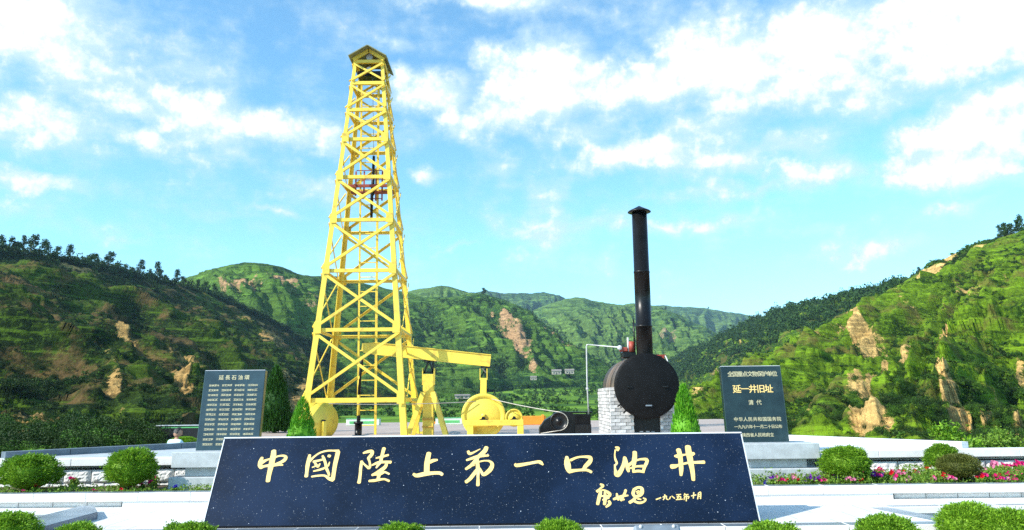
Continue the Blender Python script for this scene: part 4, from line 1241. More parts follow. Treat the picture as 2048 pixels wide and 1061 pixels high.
brush([[(750, 762, 28), (800, 742, 36), (870, 722, 32), (935, 713, 18)], [(790, 690, 22), (800, 740, 34), (812, 770, 28)], [(905, 645, 32), (890, 690, 32), (862, 740, 32), (846, 780, 26)], [(838, 764, 26), (885, 766, 22)]], S3, 1110, 880, 'signature')
brush([[(1010, 640, 38), (1060, 612, 32), (1108, 622, 42), (1114, 670, 48), (1090, 708, 42), (1030, 728, 36), (1000, 690, 42), (1008, 644, 36)], [(1035, 668, 14), (1075, 658, 24), (1052, 690, 20)], [(1040, 730, 36), (1000, 775, 36), (955, 803, 38)], [(1010, 785, 30), (1070, 808, 32), (1130, 798, 26), (1162, 765, 20), (1130, 748, 20)], [(1060, 758, 22), (1100, 766, 16)]], S3, 1110, 880, 'signature')
for st in ([[(1295, 765, 16), (1355, 742, 14)]], [[(1405, 705, 16), (1402, 740, 14), (1385, 770, 12)], [(1380, 735, 12), (1425, 722, 14), (1425, 755, 14), (1450, 768, 14)]],
           [[(1478, 730, 13), (1465, 760, 12)], [(1496, 722, 13), (1530, 750, 15)]], [[(1555, 705, 13), (1610, 700, 13)], [(1585, 706, 13), (1570, 755, 13)], [(1560, 732, 12), (1608, 730, 13), (1600, 760, 13)], [(1550, 768, 13), (1630, 762, 13)]],
           [[(1662, 690, 13), (1650, 715, 11)], [(1655, 706, 11), (1705, 701, 11)], [(1655, 731, 11), (1712, 727, 13), (1702, 755, 11)], [(1682, 702, 13), (1680, 785, 13)], [(1656, 736, 11), (1651, 770, 11)]],
           [[(1745, 720, 13), (1805, 706, 13)], [(1776, 676, 15), (1770, 750, 13)]], [[(1836, 682, 13), (1826, 760, 13)], [(1838, 682, 11), (1864, 674, 14), (1862, 755, 15)], [(1838, 706, 10), (1862, 701, 10)], [(1835, 729, 10), (1862, 723, 10)]]):
    brush(st, S3, 1110, 880, 'date_character')
# ------------------------------------------------------------------ oil derrick
DC = Vector((-5.50, 28.75, 0))
DZ = [1.3, 3.76, 5.92, 7.84, 9.52, 11.04, 12.26, 13.38, 14.3]
def half(z):
    return 1.83 - (1.83 - .55) * z / 14.3
def corner(sx, sy, z, inset=0.0):
    h = half(z) - inset
    return DC + Vector((sx * h, sy * h, z))
der = thing('oil_derrick', DC, 'tall yellow steel lattice oil derrick with a small gabled roof', 'derrick')
for sx in (-1, 1):
    for sy in (-1, 1):
        mb = MB()
        # angle-iron leg: one flange in the front or back plane, one in the side plane, open to the inside
        p0, p1 = corner(sx, sy, 0), corner(sx, sy, 14.35)
        fl = .21
        w0, w1, tk = .22, .125, .028
        for kx, ky in ((1, 0), (0, 1)):
            vs = []
            for p, w_ in ((p0, w0), (p1, w1)):
                o1 = Vector((sx * .03, sy * .03, 0))
                if kx:
                    vs += [p + o1, p + o1 + Vector((-sx * w_, 0, 0)), p + o1 + Vector((-sx * w_, -sy * tk, 0)), p + o1 + Vector((0, -sy * tk, 0))]
                else:
                    o2 = o1 + Vector((0, -sy * (tk + .001), 0))
                    vs += [p + o2, p + o2 + Vector((0, -sy * w_, 0)), p + o2 + Vector((-sx * tk, -sy * w_, 0)), p + o2 + Vector((-sx * tk, 0, 0))]
            mb.add(vs, [(3, 2, 1, 0), (4, 5, 6, 7), (0, 1, 5, 4), (1, 2, 6, 5), (2, 3, 7, 6), (3, 0, 4, 7)])
        lg = mb.build('leg', M['yellow'], der)
        mb = MB()
        mb.cbox(corner(sx, sy, 0) + Vector((0, 0, .04)), (.42, .42, .08), .01)
        mb.build('foot_plate', M['yellow'], lg)
faces = [((-1, -1), (1, -1), (0, -1, 0), .115), ((-1, 1), (1, 1), (0, 1, 0), .11), ((-1, -1), (-1, 1), (-1, 0, 0), .08), ((1, -1), (1, 1), (1, 0, 0), .08)]
for fi, (a, b, nrm, wd) in enumerate(faces):
    nv3 = Vector(nrm) * .105
    for k, z in enumerate(DZ):
        mb = MB()
        mb.angle(corner(*a, z) + nv3 * .4, corner(*b, z) + nv3 * .4, wd * (1.1 if k else 1.45), .03, nrm)
        mb.build('crossbeam', M['yellow'], der)
    for k in range(len(DZ) - 1):
        z0, z1 = DZ[k] + .10, DZ[k + 1] - .10
        for j, (p, q) in enumerate((((a, z0), (b, z1)), ((b, z0), (a, z1)))):
            off = nv3 * (1.05 if j == 0 else .75)
            P0, P1 = corner(*p[0], p[1]) + off, corner(*q[0], q[1]) + off
            mb = MB()
            if fi >= 2:
                mb.bar(P0, P1, .055, .03, nrm)
            else:
                mb.angle(P0, P1, .098 if k < 6 else .078, .018, nrm)
            mb.build('brace', M['yellow'], der)
    # gusset plates where braces meet the legs on the front
    if fi < 2:
        for z in DZ[:6]:
            for c_ in (a, b):
                mb = MB()
                mb.box(corner(*c_, z) + Vector((-c_[0] * .10, 0, .04)) + nv3 * 1.3, (.26, .012, .34))
                mb.build('gusset', M['yellow'], der)
# gabled roof over the crown
zt = 14.35
hx, hy = .66, .95
rz = 14.80
eL, eR, rg = -hx - .12, hx + .12, 0
mb = MB()
for s in (-1, 1):
    e = Vector((DC.x + s * (hx + .06), 0, zt + .02)); r_ = Vector((DC.x, 0, rz))
    y0, y1 = DC.y - hy, DC.y + hy
    nrm = Vector((s * (rz - zt), 0, hx)).normalized() * .035
    mb.prism([(e.x, y0, e.z), (r_.x, y0, r_.z), (r_.x, y1, r_.z), (e.x, y1, e.z)], nrm)
rf = mb.build('roof', M['roof'], der)
for s in (-1, 1):
    mb = MB()
    mb.bar((DC.x + s * .60, DC.y - .62, zt), (DC.x, DC.y - .62, rz - .06), .14, .07, (0, -1, 0))
    mb.build('rafter', M['yellow'], der)
    mb = MB()
    mb.bar((DC.x + s * .60, DC.y + .62, zt), (DC.x, DC.y + .62, rz - .06), .12, .07, (0, -1, 0))
    mb.build('rafter', M['yellow'], der)
mb = MB()
mb.bar((DC.x - .55, DC.y + .60, 14.75), (DC.x + .55, DC.y + .60, 14.75), .5, .02, (0, -1, 0))
mb.build('gable_board', M['roof'], der)
for z, r_ in ((14.55, .14), (14.02, .12)):
    mb = MB()
    mb.lathe((DC.x, DC.y - .45, z), (0, 1, 0), [(0, .001), (0, r_ * .8), (0, r_), (.03, r_ * .9), (.06, r_), (.06, .001)], 24)
    mb.build('sheave', M['white_pipe'], der)
mb = MB()
mb.cbox((DC.x, DC.y, 13.95), (1.0, .5, .22), .02)
mb.build('crown_block', M['black'], der)
# ladder up the back
ld = MB()
ld.bar((-6.0, 30.25, 0), (-5.95, 29.15, 14.0), .07, .05, (0, 1, 0))
lad = ld.build('ladder', M['yellow'], der)
mb = MB(); mb.bar((-5.32, 30.25, 0), (-5.27, 29.15, 14.0), .09, .05, (0, 1, 0)); mb.build('rail', M['yellow'], lad)
for i in range(24):
    z = .35 + i * .57
    t_ = z / 14.0
    y = 30.25 - 1.1 * t_
    mb = MB(); mb.bar((-6.0 + .05 * t_, y, z), (-5.32 + .05 * t_, y, z), .035, .035, (0, 1, 0)); mb.build('rung', M['yellow'], lad)
# red working stage inside
zs = at(720, 378, 29.0).z
stg = MB()
stg.bar((-6.28, 28.6, zs), (-4.62, 28.6, zs), .10, .10, (0, -1, 0))
stage = stg.build('working_stage', M['red'], der)
for x in (-6.0, -5.68, -5.22, -4.98):
    mb = MB(); mb.bar((x, 28.75, zs - (.55 if x > -5.5 else .35)), (x, 28.75, zs + .62), .055, .05, (0, -1, 0)); mb.build('stage_post', M['red'], stage)
for z in (zs + .30, zs + .68, zs - .45):
    mb = MB(); mb.bar((-6.0, 28.82, z), (-4.98, 28.82, z), .028, .03, (0, -1, 0)); mb.build('stage_rail', M['red'], stage)
mb = MB(); mb.bar((-6.28, 29.3, zs - .08), (-4.62, 29.3, zs - .08), .05, .3, (0, 1, 0)); mb.build('stage_floor', M['red'], stage)
# black drill bar hanging on its line
za, zb = at(740, 313, 28.7).z, at(737, 437, 28.7).z
hb = thing('drill_bar', (-5.36, 28.7, zb), 'black drill bar hanging on a thin line inside the derrick', 'drill bar')
mb = MB(); mb.tube([(-5.36, 28.7, zb), (-5.36, 28.7, zb + .9), (-5.34, 28.7, zb + .92), (-5.32, 28.7, za)], .05, 10, radii=[.05, .06, .075, .05]); mb.build('bar', M['black'], hb)
mb = MB(); mb.tube([(-5.32, 28.7, za), (-5.42, 28.6, 13.98)], .012, 5); mb.build('line', M['cable'], hb)

# ------------------------------------------------------------------ wellhead below the beam end
wl = thing('wellhead', (-5.62, 28.45, 0), 'black wellhead pipe with polished rod standing under the derrick', 'wellhead')
mb = MB(); mb.lathe((-5.62, 28.45, 0), (0, 0, 1), [(0, .001), (0, .22), (.06, .22), (.06, .13), (.46, .13), (.46, .17), (.54, .17), (.54, .07), (.75, .07), (.75, .001)], 20); mb.build('casing', M['black'], wl)
mb = MB(); mb.tube([(-5.62, 28.45, .7), (-5.62, 28.45, 2.2)], .045, 8); mb.build('rod', M['yellow'], wl)
mb = MB(); mb.tube([(-5.62, 28.45, 1.5), (-5.60, 28.45, 2.2), (-5.56, 28.45, 2.62), (-5.54, 28.45, 2.92)], 0, 8, radii=[.06, .05, .07, .03]); mb.build('rod_hanger', M['black'], wl)

# ------------------------------------------------------------------ pumping unit
pj = thing('pumping_unit', (-3.05, 28.3, 0), 'yellow walking-beam pumping unit beside the derrick', 'pump')
A = at(725, 695, 28.45); B = at(981, 722, 28.25)
mb = MB()
d = (B - A).normalized(); upv = Vector((0, 0, 1)); upv = (upv - d * upv.dot(d)).normalized()
hA = .20
pts = [A - upv * .10, A + d * .10 - upv * hA, B - upv * hA, B + upv * hA, A + d * .35 + upv * hA, A + upv * .14]
mb.prism([p + Vector((0, -.13, 0)) for p in pts], (0, .26, 0))
wb = mb.build('walking_beam', M['yellow'], pj)
for s in (-1, 1):
    mb = MB(); mb.bar(A + d * .4 + upv * s * (hA + .010) + Vector((0, 0, 0)), B + upv * s * (hA + .010), .34, .022, upv); mb.build('beam_flange', M['yellow'], wb)
pp = at(857, 745, 28.2)
px_ = pp.x
mb = MB(); mb.cbox((px_, 28.3, 1.10), (.38, .36, 2.2), .012); sp = mb.build('samson_post', M['yellow'], pj)
for s in (-1, 1):
    mb = MB(); mb.box((px_ + s * .21, 28.3, 2.12), (.03, .34, .60)); mb.build('side_plate', M['yellow'], sp)
mb = MB(); mb.cbox((px_, 28.09, .62), (.42, .07, .07), .01); mb.build('post_band', M['ochre'], sp)
mb = MB(); mb.cbox((px_, 28.09, .34), (.42, .07, .05), .01); mb.build('post_band', M['ochre'], sp)
for s in (-1, 1):
    mb = MB(); mb.bar((px_ + s * .17, 28.05, 1.55), (px_ + s * .68, 27.75, 0), .17, .10, (0, -1, 0)); mb.build('raking_brace', M['yellow'], pj)
    mb = MB(); mb.bar((px_ + s * .17, 28.55, 1.55), (px_ + s * .62, 28.9, 0), .14, .10, (0, -1, 0)); mb.build('raking_brace', M['yellow'], pj)
# saddle bearing under the beam
zb_ = A.z + (px_ - A.x) * (B.z - A.z) / (B.x - A.x) - .22
mb = MB()
for a, b in (((-.16, 2.25), (.0, zb_)), ((.16, 2.25), (.02, zb_)), ((.16, 2.25), (.16, zb_)), ((-.16, zb_ - .02), (.2, zb_ - .02)), ((-.18, 2.27), (.18, 2.27))):
    mb.bar((px_ + a[0], 28.3, a[1]), (px_ + b[0], 28.3, b[1]), .055, .2, (0, -1, 0))
mb.build('saddle_bearing', M['black'], pj)
# pitman, crank wheel, small wheel and frame
wc = at(967, 832, 27.7)
pt = at(965, 750, 27.9)
mb = MB(); mb.bar((wc.x - .02, 27.86, wc.z + .2), (wc.x - .0, 27.9, pt.z - .12), .22, .12, (0, -1, 0)); pm = mb.build('pitman_arm', M['yellow'], pj)
for s in (-1, 1):
    mb = MB(); mb.box((wc.x + s * .125, 27.9, pt.z + .02), (.03, .12, .40)); mb.build('fork_plate', M['yellow'], pm)
mb = MB()
bz = B.z - .22
mb.bar((wc.x - .1, 27.95, pt.z - .08), (wc.x + .12, 28.2, bz), .045, .06, (0, -1, 0)); mb.bar((wc.x + .1, 27.95, pt.z - .08), (wc.x + .12, 28.2, bz), .045, .06, (0, -1, 0)); mb.bar((wc.x + .1, 27.95, pt.z + .05), (wc.x - .1, 28.2, bz), .045, .06, (0, -1, 0))
mb.bar((wc.x - .1, 28.2, bz), (wc.x + .26, 28.2, bz - .02), .06, .2, (0, -1, 0))
mb.build('pitman_bearing', M['black'], pj)
def wheel(parent, c, r, axis, name, th=.12):
    mb = MB()
    mb.lathe(c, axis, [(0, .001), (0, r * .10), (.0, r * .74), (.012, r * .76), (.012, r * .80), (-.03, r * .83), (-.03, r * .99), (-.02, r), (th + .02, r), (th + .03, r * .99), (th + .03, r * .83), (th, r * .8), (th, .001)], 56)
    w_ = mb.build(name, M['yellow'], parent)
    mb = MB()
    mb.lathe(Vector(c) - Vector(axis).normalized() * .06, axis, [(0, .001), (0, r * .10), (.06, r * .12)], 20)
    mb.build('hub', M['yellow'], w_)
    return w_
wheel(pj, (wc.x, 27.68, wc.z), .78, (0, 1, 0), 'crank_wheel', .16)
sc_ = at(1028, 836, 27.7)
wheel(pj, (sc_.x, 27.68, sc_.z), .31, (0, 1, 0), 'small_wheel', .14)
fz = at(990, 846, 27.5).z
mb = MB(); mb.cbox((wc.x + .36, 27.46, fz), (2.1, .16, .20), .012); fr = mb.build('bearing_frame', M['yellow'], pj)
for x in (wc.x - .45, wc.x + 1.30):
    mb = MB(); mb.cbox((x, 27.46, (fz - .1) / 2), (.22, .15, fz - .102), .01); mb.build('frame_leg', M['yellow'], fr)
mb = MB(); mb.cbox((wc.x + .36, 28.05, fz), (2.1, .16, .20), .012); mb.build('frame_beam', M['yellow'], fr)
for x in (wc.x, sc_.x):
    mb = MB()
    mb.prism([(x - .17, 27.40, fz + .10), (x + .17, 27.40, fz + .10), (x + .15, 27.40, fz + .13), (x + .07, 27.40, fz + .14), (x + .05, 27.40, fz + .21), (x - .03, 27.40, fz + .22), (x - .07, 27.40, fz + .14)], (0, .10, 0))
    mb.build('bearing_block', M['black'], fr)

# belt drum left of the derrick
dr = thing('belt_drum', (-6.62, 26.6, 0), 'yellow belt drum on edge behind the left cone-shaped shrub', 'drum')
dax = Vector((.55, -.55, 0)).normalized()
dc = Vector((-6.55, 26.3, .62))
for k, (o_, nm) in enumerate(((-.26, 'flange'), (.20, 'flange'))):
    mb = MB(); mb.lathe(dc + dax * o_, dax, [(0, .001), (0, .60), (.06, .62), (.06, .001)], 40); mb.build(nm, M['yellow'], dr)
mb = MB(); mb.lathe(dc - dax * .2, dax, [(0, .45), (.4, .45)], 40); mb.build('barrel', M['yellow'], dr)
mb = MB(); mb.tube([dc - dax * .45, dc + dax * .42], .05, 12); mb.build('axle', M['black'], dr)
for s in (-1, 1):
    mb = MB(); mb.bar(dc + dax * (.38 * s), dc + dax * (.38 * s) - Vector((0, 0, .62)), .12, .10, dax); mb.build('stand', M['yellow'], dr)

# cables
def sag(a, b, s, n=14):
    a, b = Vector(a), Vector(b)
    return [a.lerp(b, t) - Vector((0, 0, s * 4 * t * (1 - t))) for t in np.linspace(0, 1, n)]
mb = MB(); mb.tube(sag((-6.5, 26.4, 1.20), (wc.x - .25, 27.62, wc.z + .50), .06), .013, 6)
tag(mb.build('drive_cable', M['cable'], org=(-3.5, 27, 1)), 'thin steel cable strung between the belt drum and the crank wheel', 'cable')
wn = at(1117, 843, 25.9)
mb = MB(); mb.tube(sag((wc.x + .30, 27.62, wc.z + .58), (wn.x + .02, 25.72, wn.z + .30), .03) + [(wn.x + .30 * math.sin(a) , 25.70, wn.z + .29 * math.cos(a)) for a in np.linspace(.25, math.pi - .15, 12)] + [(wn.x - .60, 25.70, wn.z - .38)], .015, 6)
tag(mb.build('drive_belt', M['cable'], org=(1, 26.5, 1)), 'pale belt running from the crank wheel round the black winch', 'belt')

# ------------------------------------------------------------------ black winch engine
wx0 = at(1079, 862, 25.9).x; wx1 = at(1181, 862, 25.9).x; ztop = at(1120, 823, 25.9).z
eng = thing('winch_engine', ((wx0 + wx1) / 2, 26.2, 0), 'black iron winch engine with rounded hood beside the boiler', 'engine')
xs0, xs1 = wx0, wx0 + 1.18
zt_ = ztop
prof = [(xs0, 0), (xs0, .32), (xs0 + .05, .40), (xs0 + .18, .58), (xs0 + .40, zt_ - .16), (xs0 + .58, zt_ - .03), (xs0 + .78, zt_), (xs0 + 1.0, zt_ - .02), (xs1, zt_ - .12), (xs1, 0)]
mb = MB(); mb.prism([(x, 25.85, z) for x, z in prof], (0, .75, 0)); mb.build('hood', M['black'], eng)
mb = MB(); mb.cbox(((xs1 + wx1) / 2 + .003, 26.2, (zt_ - .11) / 2), (wx1 - xs1, .9, zt_ - .11), .02); mb.build('engine_box', M['black_matt'], eng)
mb = MB(); mb.cbox(((xs1 + wx1) / 2 - .15, 26.3, zt_ - .045), (wx1 - xs1 + .5, .5, .05), .01); mb.build('top_plate', M['black'], eng)
mb = MB(); mb.cbox(((xs1 + wx1) / 2 + .0, 25.72, .22), (wx1 - xs1 + .02, .06, .44), .012); mb.build('guard', M['black'], eng)
mb = MB(); mb.lathe((wn.x, 25.70, wn.z), (0, 1, 0), [(0, .001), (0, .06), (.03, .07), (.03, .24), (0, .25), (0, .29), (.148, .29)], 40); mb.build('pulley', M['black'], eng)
mb = MB(); mb.cbox((xs0 + .32, 25.80, .20), (.62, .09, .26), .012); mb.build('step_plate', M['black_matt'], eng)

# ------------------------------------------------------------------ boiler on its brick base
bx = at(1294, 772, 22.0)
BR = .90
BY0, BY1 = 22.0, 25.1
X0 = at(1221, 860, 22.3).x; X1 = at(1352, 860, 22.3).x
BH = 1.58
base = thing('boiler_base', ((X0 + X1) / 2, 23.6, 0), 'white-patched grey brick base carrying the black boiler', 'brick base')
fy0, fy1 = 22.30, 25.0
dx0, dx1, dzt = at(1269, 860, 22.3).x, at(1321, 860, 22.3).x, at(1290, 831, 22.3).z
mb = MB()
# mortar core in three blocks round the fire door
mb.box(((X0 + dx0) / 2, (fy0 + fy1) / 2, BH / 2), (dx0 - X0 - .03, fy1 - fy0 - .03, BH - .02))
mb.box(((X1 + dx1) / 2, (fy0 + fy1) / 2, BH / 2), (X1 - dx1 - .03, fy1 - fy0 - .03, BH - .02))
mb.box(((dx0 + dx1) / 2, (fy0 + .02 + fy1) / 2, (dzt + .9) / 2), (dx1 - dx0 + .05, fy1 - fy0 - .03, .9 - dzt))
mb.box(((dx0 + dx1) / 2, fy0 + 1.2, dzt / 2), (dx1 - dx0 + .04, .8, dzt))
mb.build('mortar_core', simple('white_mortar', (0.80, 0.78, 0.75), .85, .08, 4, .2, 30), base)
bmat = simple('white_patched_brick', (0.52, 0.51, 0.50), .85, .2, 6, .35, 25, dirt=(0.84, 0.83, 0.81), dirt_amt=.95, dirt_scale=2.2, rnd=.35)  # grey brick with irregular white patches
def brick_mesh(L, H, D):
    b = MB(); b.cbox((0, 0, 0), (L, D, H), .007)
    return b.mesh('brick', bmat, Vector((0, 0, 0)))
bh = BH / 16
half_m = brick_mesh(.118, bh - .012, .06)
full_m = brick_mesh(.288, bh - .012, .06)
o0 = Vector(base.location)
for r_ in range(16):
    z = bh * (r_ + .5)
    x = X0 - (.15 if r_ % 2 else 0)
    while x < X1 - .02:
        xa, xb = max(x, X0), min(x + .30, X1)
        x += .30
        if xb - xa < .1: continue
        if z < dzt + .02 and xb > dx0 and xa < dx1:
            if xa < dx0 - .1: xb = dx0
            elif xb > dx1 + .1: xa = dx1
            else: continue
        # the boiler shell passes through the brickwork
        xm = (xa + xb) / 2
        if (xm - bx.x) ** 2 + (z - bx.z) ** 2 < (BR * .93) ** 2: continue
        o = link_mesh('brick', full_m if xb - xa > .2 else half_m, base)
        o.location = Vector((xm, fy0, z)) - o0
        o.scale = ((xb - xa - .012) / (.288 if xb - xa > .2 else .118), 1, 1)
    y = fy0 + (.0 if r_ % 2 else .10) + .04
    while y < fy1 - .1:
        o = link_mesh('brick', full_m, base)
        o.location = Vector((X0, y + .15, z)) - o0
        o.rotation_euler = (0, 0, R(90))
        y += .30
mb = MB(); mb.cbox(((dx0 + dx1) / 2, fy0 + .10, dzt / 2), (dx1 - dx0 - .01, .03, dzt - .01), .006); fd = mb.build('fire_door', M['black'], base)
for k in (-.16, .02, .16):
    mb = MB(); mb.cbox(((dx0 + dx1) / 2 + k, fy0 + .07, dzt * .42), (.10, .03, .025), .005); mb.build('handle', M['lamp_grey'], fd)

boi = thing('steam_boiler', (bx.x, 23.5, bx.z), 'black cylindrical steam boiler with tall capped chimney', 'boiler')
tlt = .0
mb = MB()
mb.lathe((bx.x, BY0, bx.z), (0, 1, 0), [(.12, BR * .985), (1.05, BR * .985)], 72); mb.lathe((bx.x, BY0, bx.z), (0, 1, 0), [(1.05, BR), (1.13, BR)], 72); mb.lathe((bx.x, BY0, bx.z), (0, 1, 0), [(1.13, BR * .985), (2.05, BR * .985), (2.05, BR), (2.13, BR), (2.13, BR * .985), (3.1, BR * .985), (3.12, BR * .9), (3.14, .001)], 72)
mb.build('shell', M['boiler_side'], boi)
mb = MB()
mb.lathe((bx.x, BY0, bx.z), (0, 1, 0), [(-.10, .001), (-.095, BR * .25), (-.075, BR * .5), (-.045, BR * .75), (-.01, BR * .92), (.005, BR * 1.0), (.02, BR * 1.02), (.11, BR * 1.02), (.13, BR * .985)], 72)
fp = mb.build('front_plate', M['black_matt'], boi)
for s in (-1, 1):
    mb = MB(); mb.cbox((bx.x + s * .50, BY0 - .085, bx.z - .03), (.16, .05, .05), .01); mb.build('hinge', M['black'], fp)
mb = MB(); mb.cbox((bx.x + .02, BY0 - .075, bx.z - .55), (.18, .05, .04), .01); mb.build('latch', M['lamp_grey'], fp)
for k in range(28):
    a = 2 * math.pi * k / 28
    mb = MB(); mb.lathe((bx.x + BR * .955 * math.cos(a), BY0 + .004, bx.z + BR * .955 * math.sin(a)), (0, -1, 0), [(0, .016), (.012, .014), (.016, .001)], 8); mb.build('rivet', M['black_matt'], fp)
for a in (R(214), R(228)):
    mb = MB(); mb.bar((bx.x + BR * math.cos(a), BY0 + .06, bx.z + BR * math.sin(a)), (bx.x + (BR + .12) * math.cos(a), BY0 + .06, bx.z + (BR + .12) * math.sin(a)), .04, .04, (0, 1, 0)); mb.build('clamp', M['black'], fp)
# chimney
cb = at(1289, 706, 22.45); ct = at(1277, 424, 22.45)
cxm = cb.x + .01
mb = MB()
mb.lathe((cxm, 22.45, bx.z + .70), (0, 0, 1), [(0, .235), (1.0, .232), (1.0, .24), (1.05, .24), (1.05, .23), (2.6, .228), (2.6, .236), (2.65, .236), (2.65, .226), (ct.z - bx.z - .70, .222), (ct.z - bx.z - .70, .001)], 40)
ch = mb.build('chimney', M['black'], boi)
mb = MB(); mb.lathe((cxm, 22.45, ct.z - .02), (0, 0, 1), [(0, .20), (0, .34), (.015, .345), (.05, .30), (.14, .12), (.19, .03), (.20, .001)], 40); mb.build('rain_cap', M['black'], ch)
# fittings: manhole, safety valve, gauge, frame
mz = bx.z + BR
mb = MB(); mb.cbox((cxm - .42, 22.9, mz + .02), (.40, .5, .20), .03); mb.build('manhole', M['black'], boi)
mb = MB(); mb.tube([(cxm - .34, 22.7, mz + .1), (cxm - .34, 22.7, mz + .40)], .09, 14); mb.build('safety_valve', M['red'], boi)
mb = MB(); mb.tube([(cxm - .44, 22.7, mz + .1), (cxm - .44, 22.7, mz + .52)], .03, 8); mb.build('valve_stem', M['white_pipe'], boi)
mb = MB(); mb.tube([(cxm - .26, 22.66, mz + .1), (cxm - .26, 22.66, mz + 1.05)], .022, 8); mb.build('vent_pipe', M['black'], boi)
mb = MB(); mb.cbox((cxm - .58, 22.7, mz + .17), (.24, .12, .12), .02); mb.build('valve_body', M['red'], boi)
mb = MB(); mb.lathe((cxm - .70, 22.62, mz + .22), (0, -1, 0), [(-.03, .001), (-.03, .07), (.02, .07), (.03, .05), (.035, .001)], 24); mb.build('gauge', M['white_pipe'], boi)
for s, x in ((0, bx.x + .05), (1, bx.x + .80)):
    mb = MB(); mb.bar((x, 23.6, bx.z + (.6 if s == 0 else .4)), (x, 23.6, mz + .02), .06, .06, (0, 1, 0)); mb.build('frame_post', M['red'], boi)
mb = MB(); mb.bar((bx.x - .1, 23.6, mz + .04), (bx.x + .88, 23.6, mz + .04), .035, .05, (0, 1, 0)); mb.build('frame_bar', M['red'], boi)
for x in (.58, .72):
    mb = MB(); mb.cbox((bx.x + x, 23.62, mz - .10), (.09, .05, .26), .01); mb.build('frame_plate', M['red'], boi)
mb = MB(); mb.tube([(bx.x + .86, 23.6, mz + .04), (bx.x + .90, 23.5, mz - .10), (bx.x + .93, 23.4, mz - .35)], .02, 6); mb.build('hand_rail', M['white_pipe'], boi)
# steam pipe
pa = Vector((cxm - .70, 22.75, mz + .24))
pv = at(1173, 690, 25.6)
sp_ = thing('steam_pipe', (pv.x, 25.9, 0), 'thin white steam pipe rising beside the winch and across to the boiler', 'pipe')
e_ = at(1177, 822, 25.9)
mb = MB(); mb.tube([(e_.x, 25.9, ztop - .1), (e_.x - .03, 25.8, ztop + .9), (pv.x, 25.6, pv.z - .05), (pv.x + .01, 25.58, pv.z - .01), (pv.x + .05, 25.55, pv.z)], .024, 8); mb.build('riser', M['white_pipe'], sp_)
mb = MB(); mb.tube([(pv.x + .05, 25.55, pv.z), pa.lerp(Vector((pv.x, 25.5, pv.z)), .5), (pa.x - .01, 22.75, pa.z)], .018, 8); mb.build('crossover', M['white_pipe'], sp_)
mb = MB(); mb.lathe((e_.x - .025, 25.81, ztop + .7), (0, 0, 1), [(0, .05), (.06, .05)], 12); mb.build('coupling', M['white_pipe'], sp_)
ORDINALS = ['first', 'second', 'third', 'fourth', 'fifth', 'sixth', 'seventh', 'eighth', 'ninth', 'tenth', 'eleventh', 'twelfth', 'thirteenth', 'fourteenth', 'fifteenth', 'sixteenth', 'seventeenth', 'eighteenth', 'nineteenth', 'twentieth']
ORDINALS += ['twenty-' + q for q in ORDINALS[:9]] + ['thirtieth']
def place_words(i, n):
    if i == 0: return ', leftmost of them'
    if i == n - 1: return ', rightmost of them'
    return ', %s from the left' % ORDINALS[i] if i <= n // 2 else ', %s from the right' % ORDINALS[n - 1 - i]
# ------------------------------------------------------------------ clipped shrubs
def dome_shrub_mesh(seed, n, rx, ry, rz, leaf, mat, lump=.22, up=.35, name='foliage'):
    rng = np.random.default_rng(seed)
    d = ball_dirs(n, rng)
    d[:, 2] = np.where(d[:, 2] < -.55, -d[:, 2], d[:, 2])
    lum = 1 + lump * fbm(d * 2.2 + seed * 3.7, 4, .6)
    r = lum * (.95 - np.abs(rng.normal(size=n)) * .10 + (rng.uniform(size=n) < .16) * rng.uniform(0, .12, n))
    P = d * r[:, None] * np.array([rx, ry, rz])
    A = d * 1.0 + np.array([0, 0, up]) + rng.normal(size=(n, 3)) * .45
    parts = [leaf_quads(P, A, rng.uniform(.7, 1.4, n) * leaf, rng.uniform(.28, .5, n) * leaf, rng)]
    parts.append(uv_core((0, 0, 0), (rx * .76, ry * .76, rz * .76), 18, 10))
    return raw_mesh(name, *join_vq(parts), mat)
def stem_mesh(h, r):
    mb = MB()
    for k in range(5):
        a = k * 1.256
        mb.tube([(0, 0, -h), (math.cos(a) * r * .3, math.sin(a) * r * .3, -h * .4), (math.cos(a) * r, math.sin(a) * r, 0)], 0, 5, radii=[.02, .015, .008])
    return mb.mesh('stem', M['trunk'], Vector((0, 0, 0)))
def put_shrub(name, meshes, c, ground, sc, rotz, label, group, cat='shrub'):
    t = thing(name, (c[0], c[1], ground), label, cat, group)
    f = link_mesh('foliage', meshes[0], t, (0, 0, c[2] - ground))
    f.scale = sc; f.rotation_euler = (0, 0, rotz)
    s = link_mesh('stem', meshes[1], t, (0, 0, c[2] - ground))
    s.scale = (1, 1, (c[2] - ground) / 1.0)
    return t
STEM = stem_mesh(1.0, .12)
BIG = [dome_shrub_mesh(s, 12000, 1, 1, 1, .10, M['clip_leaf']) for s in (41, 42, 43)]
OLIVE = dome_shrub_mesh(44, 9000, 1, 1, 1, .09, M['dry_leaf'], .12)
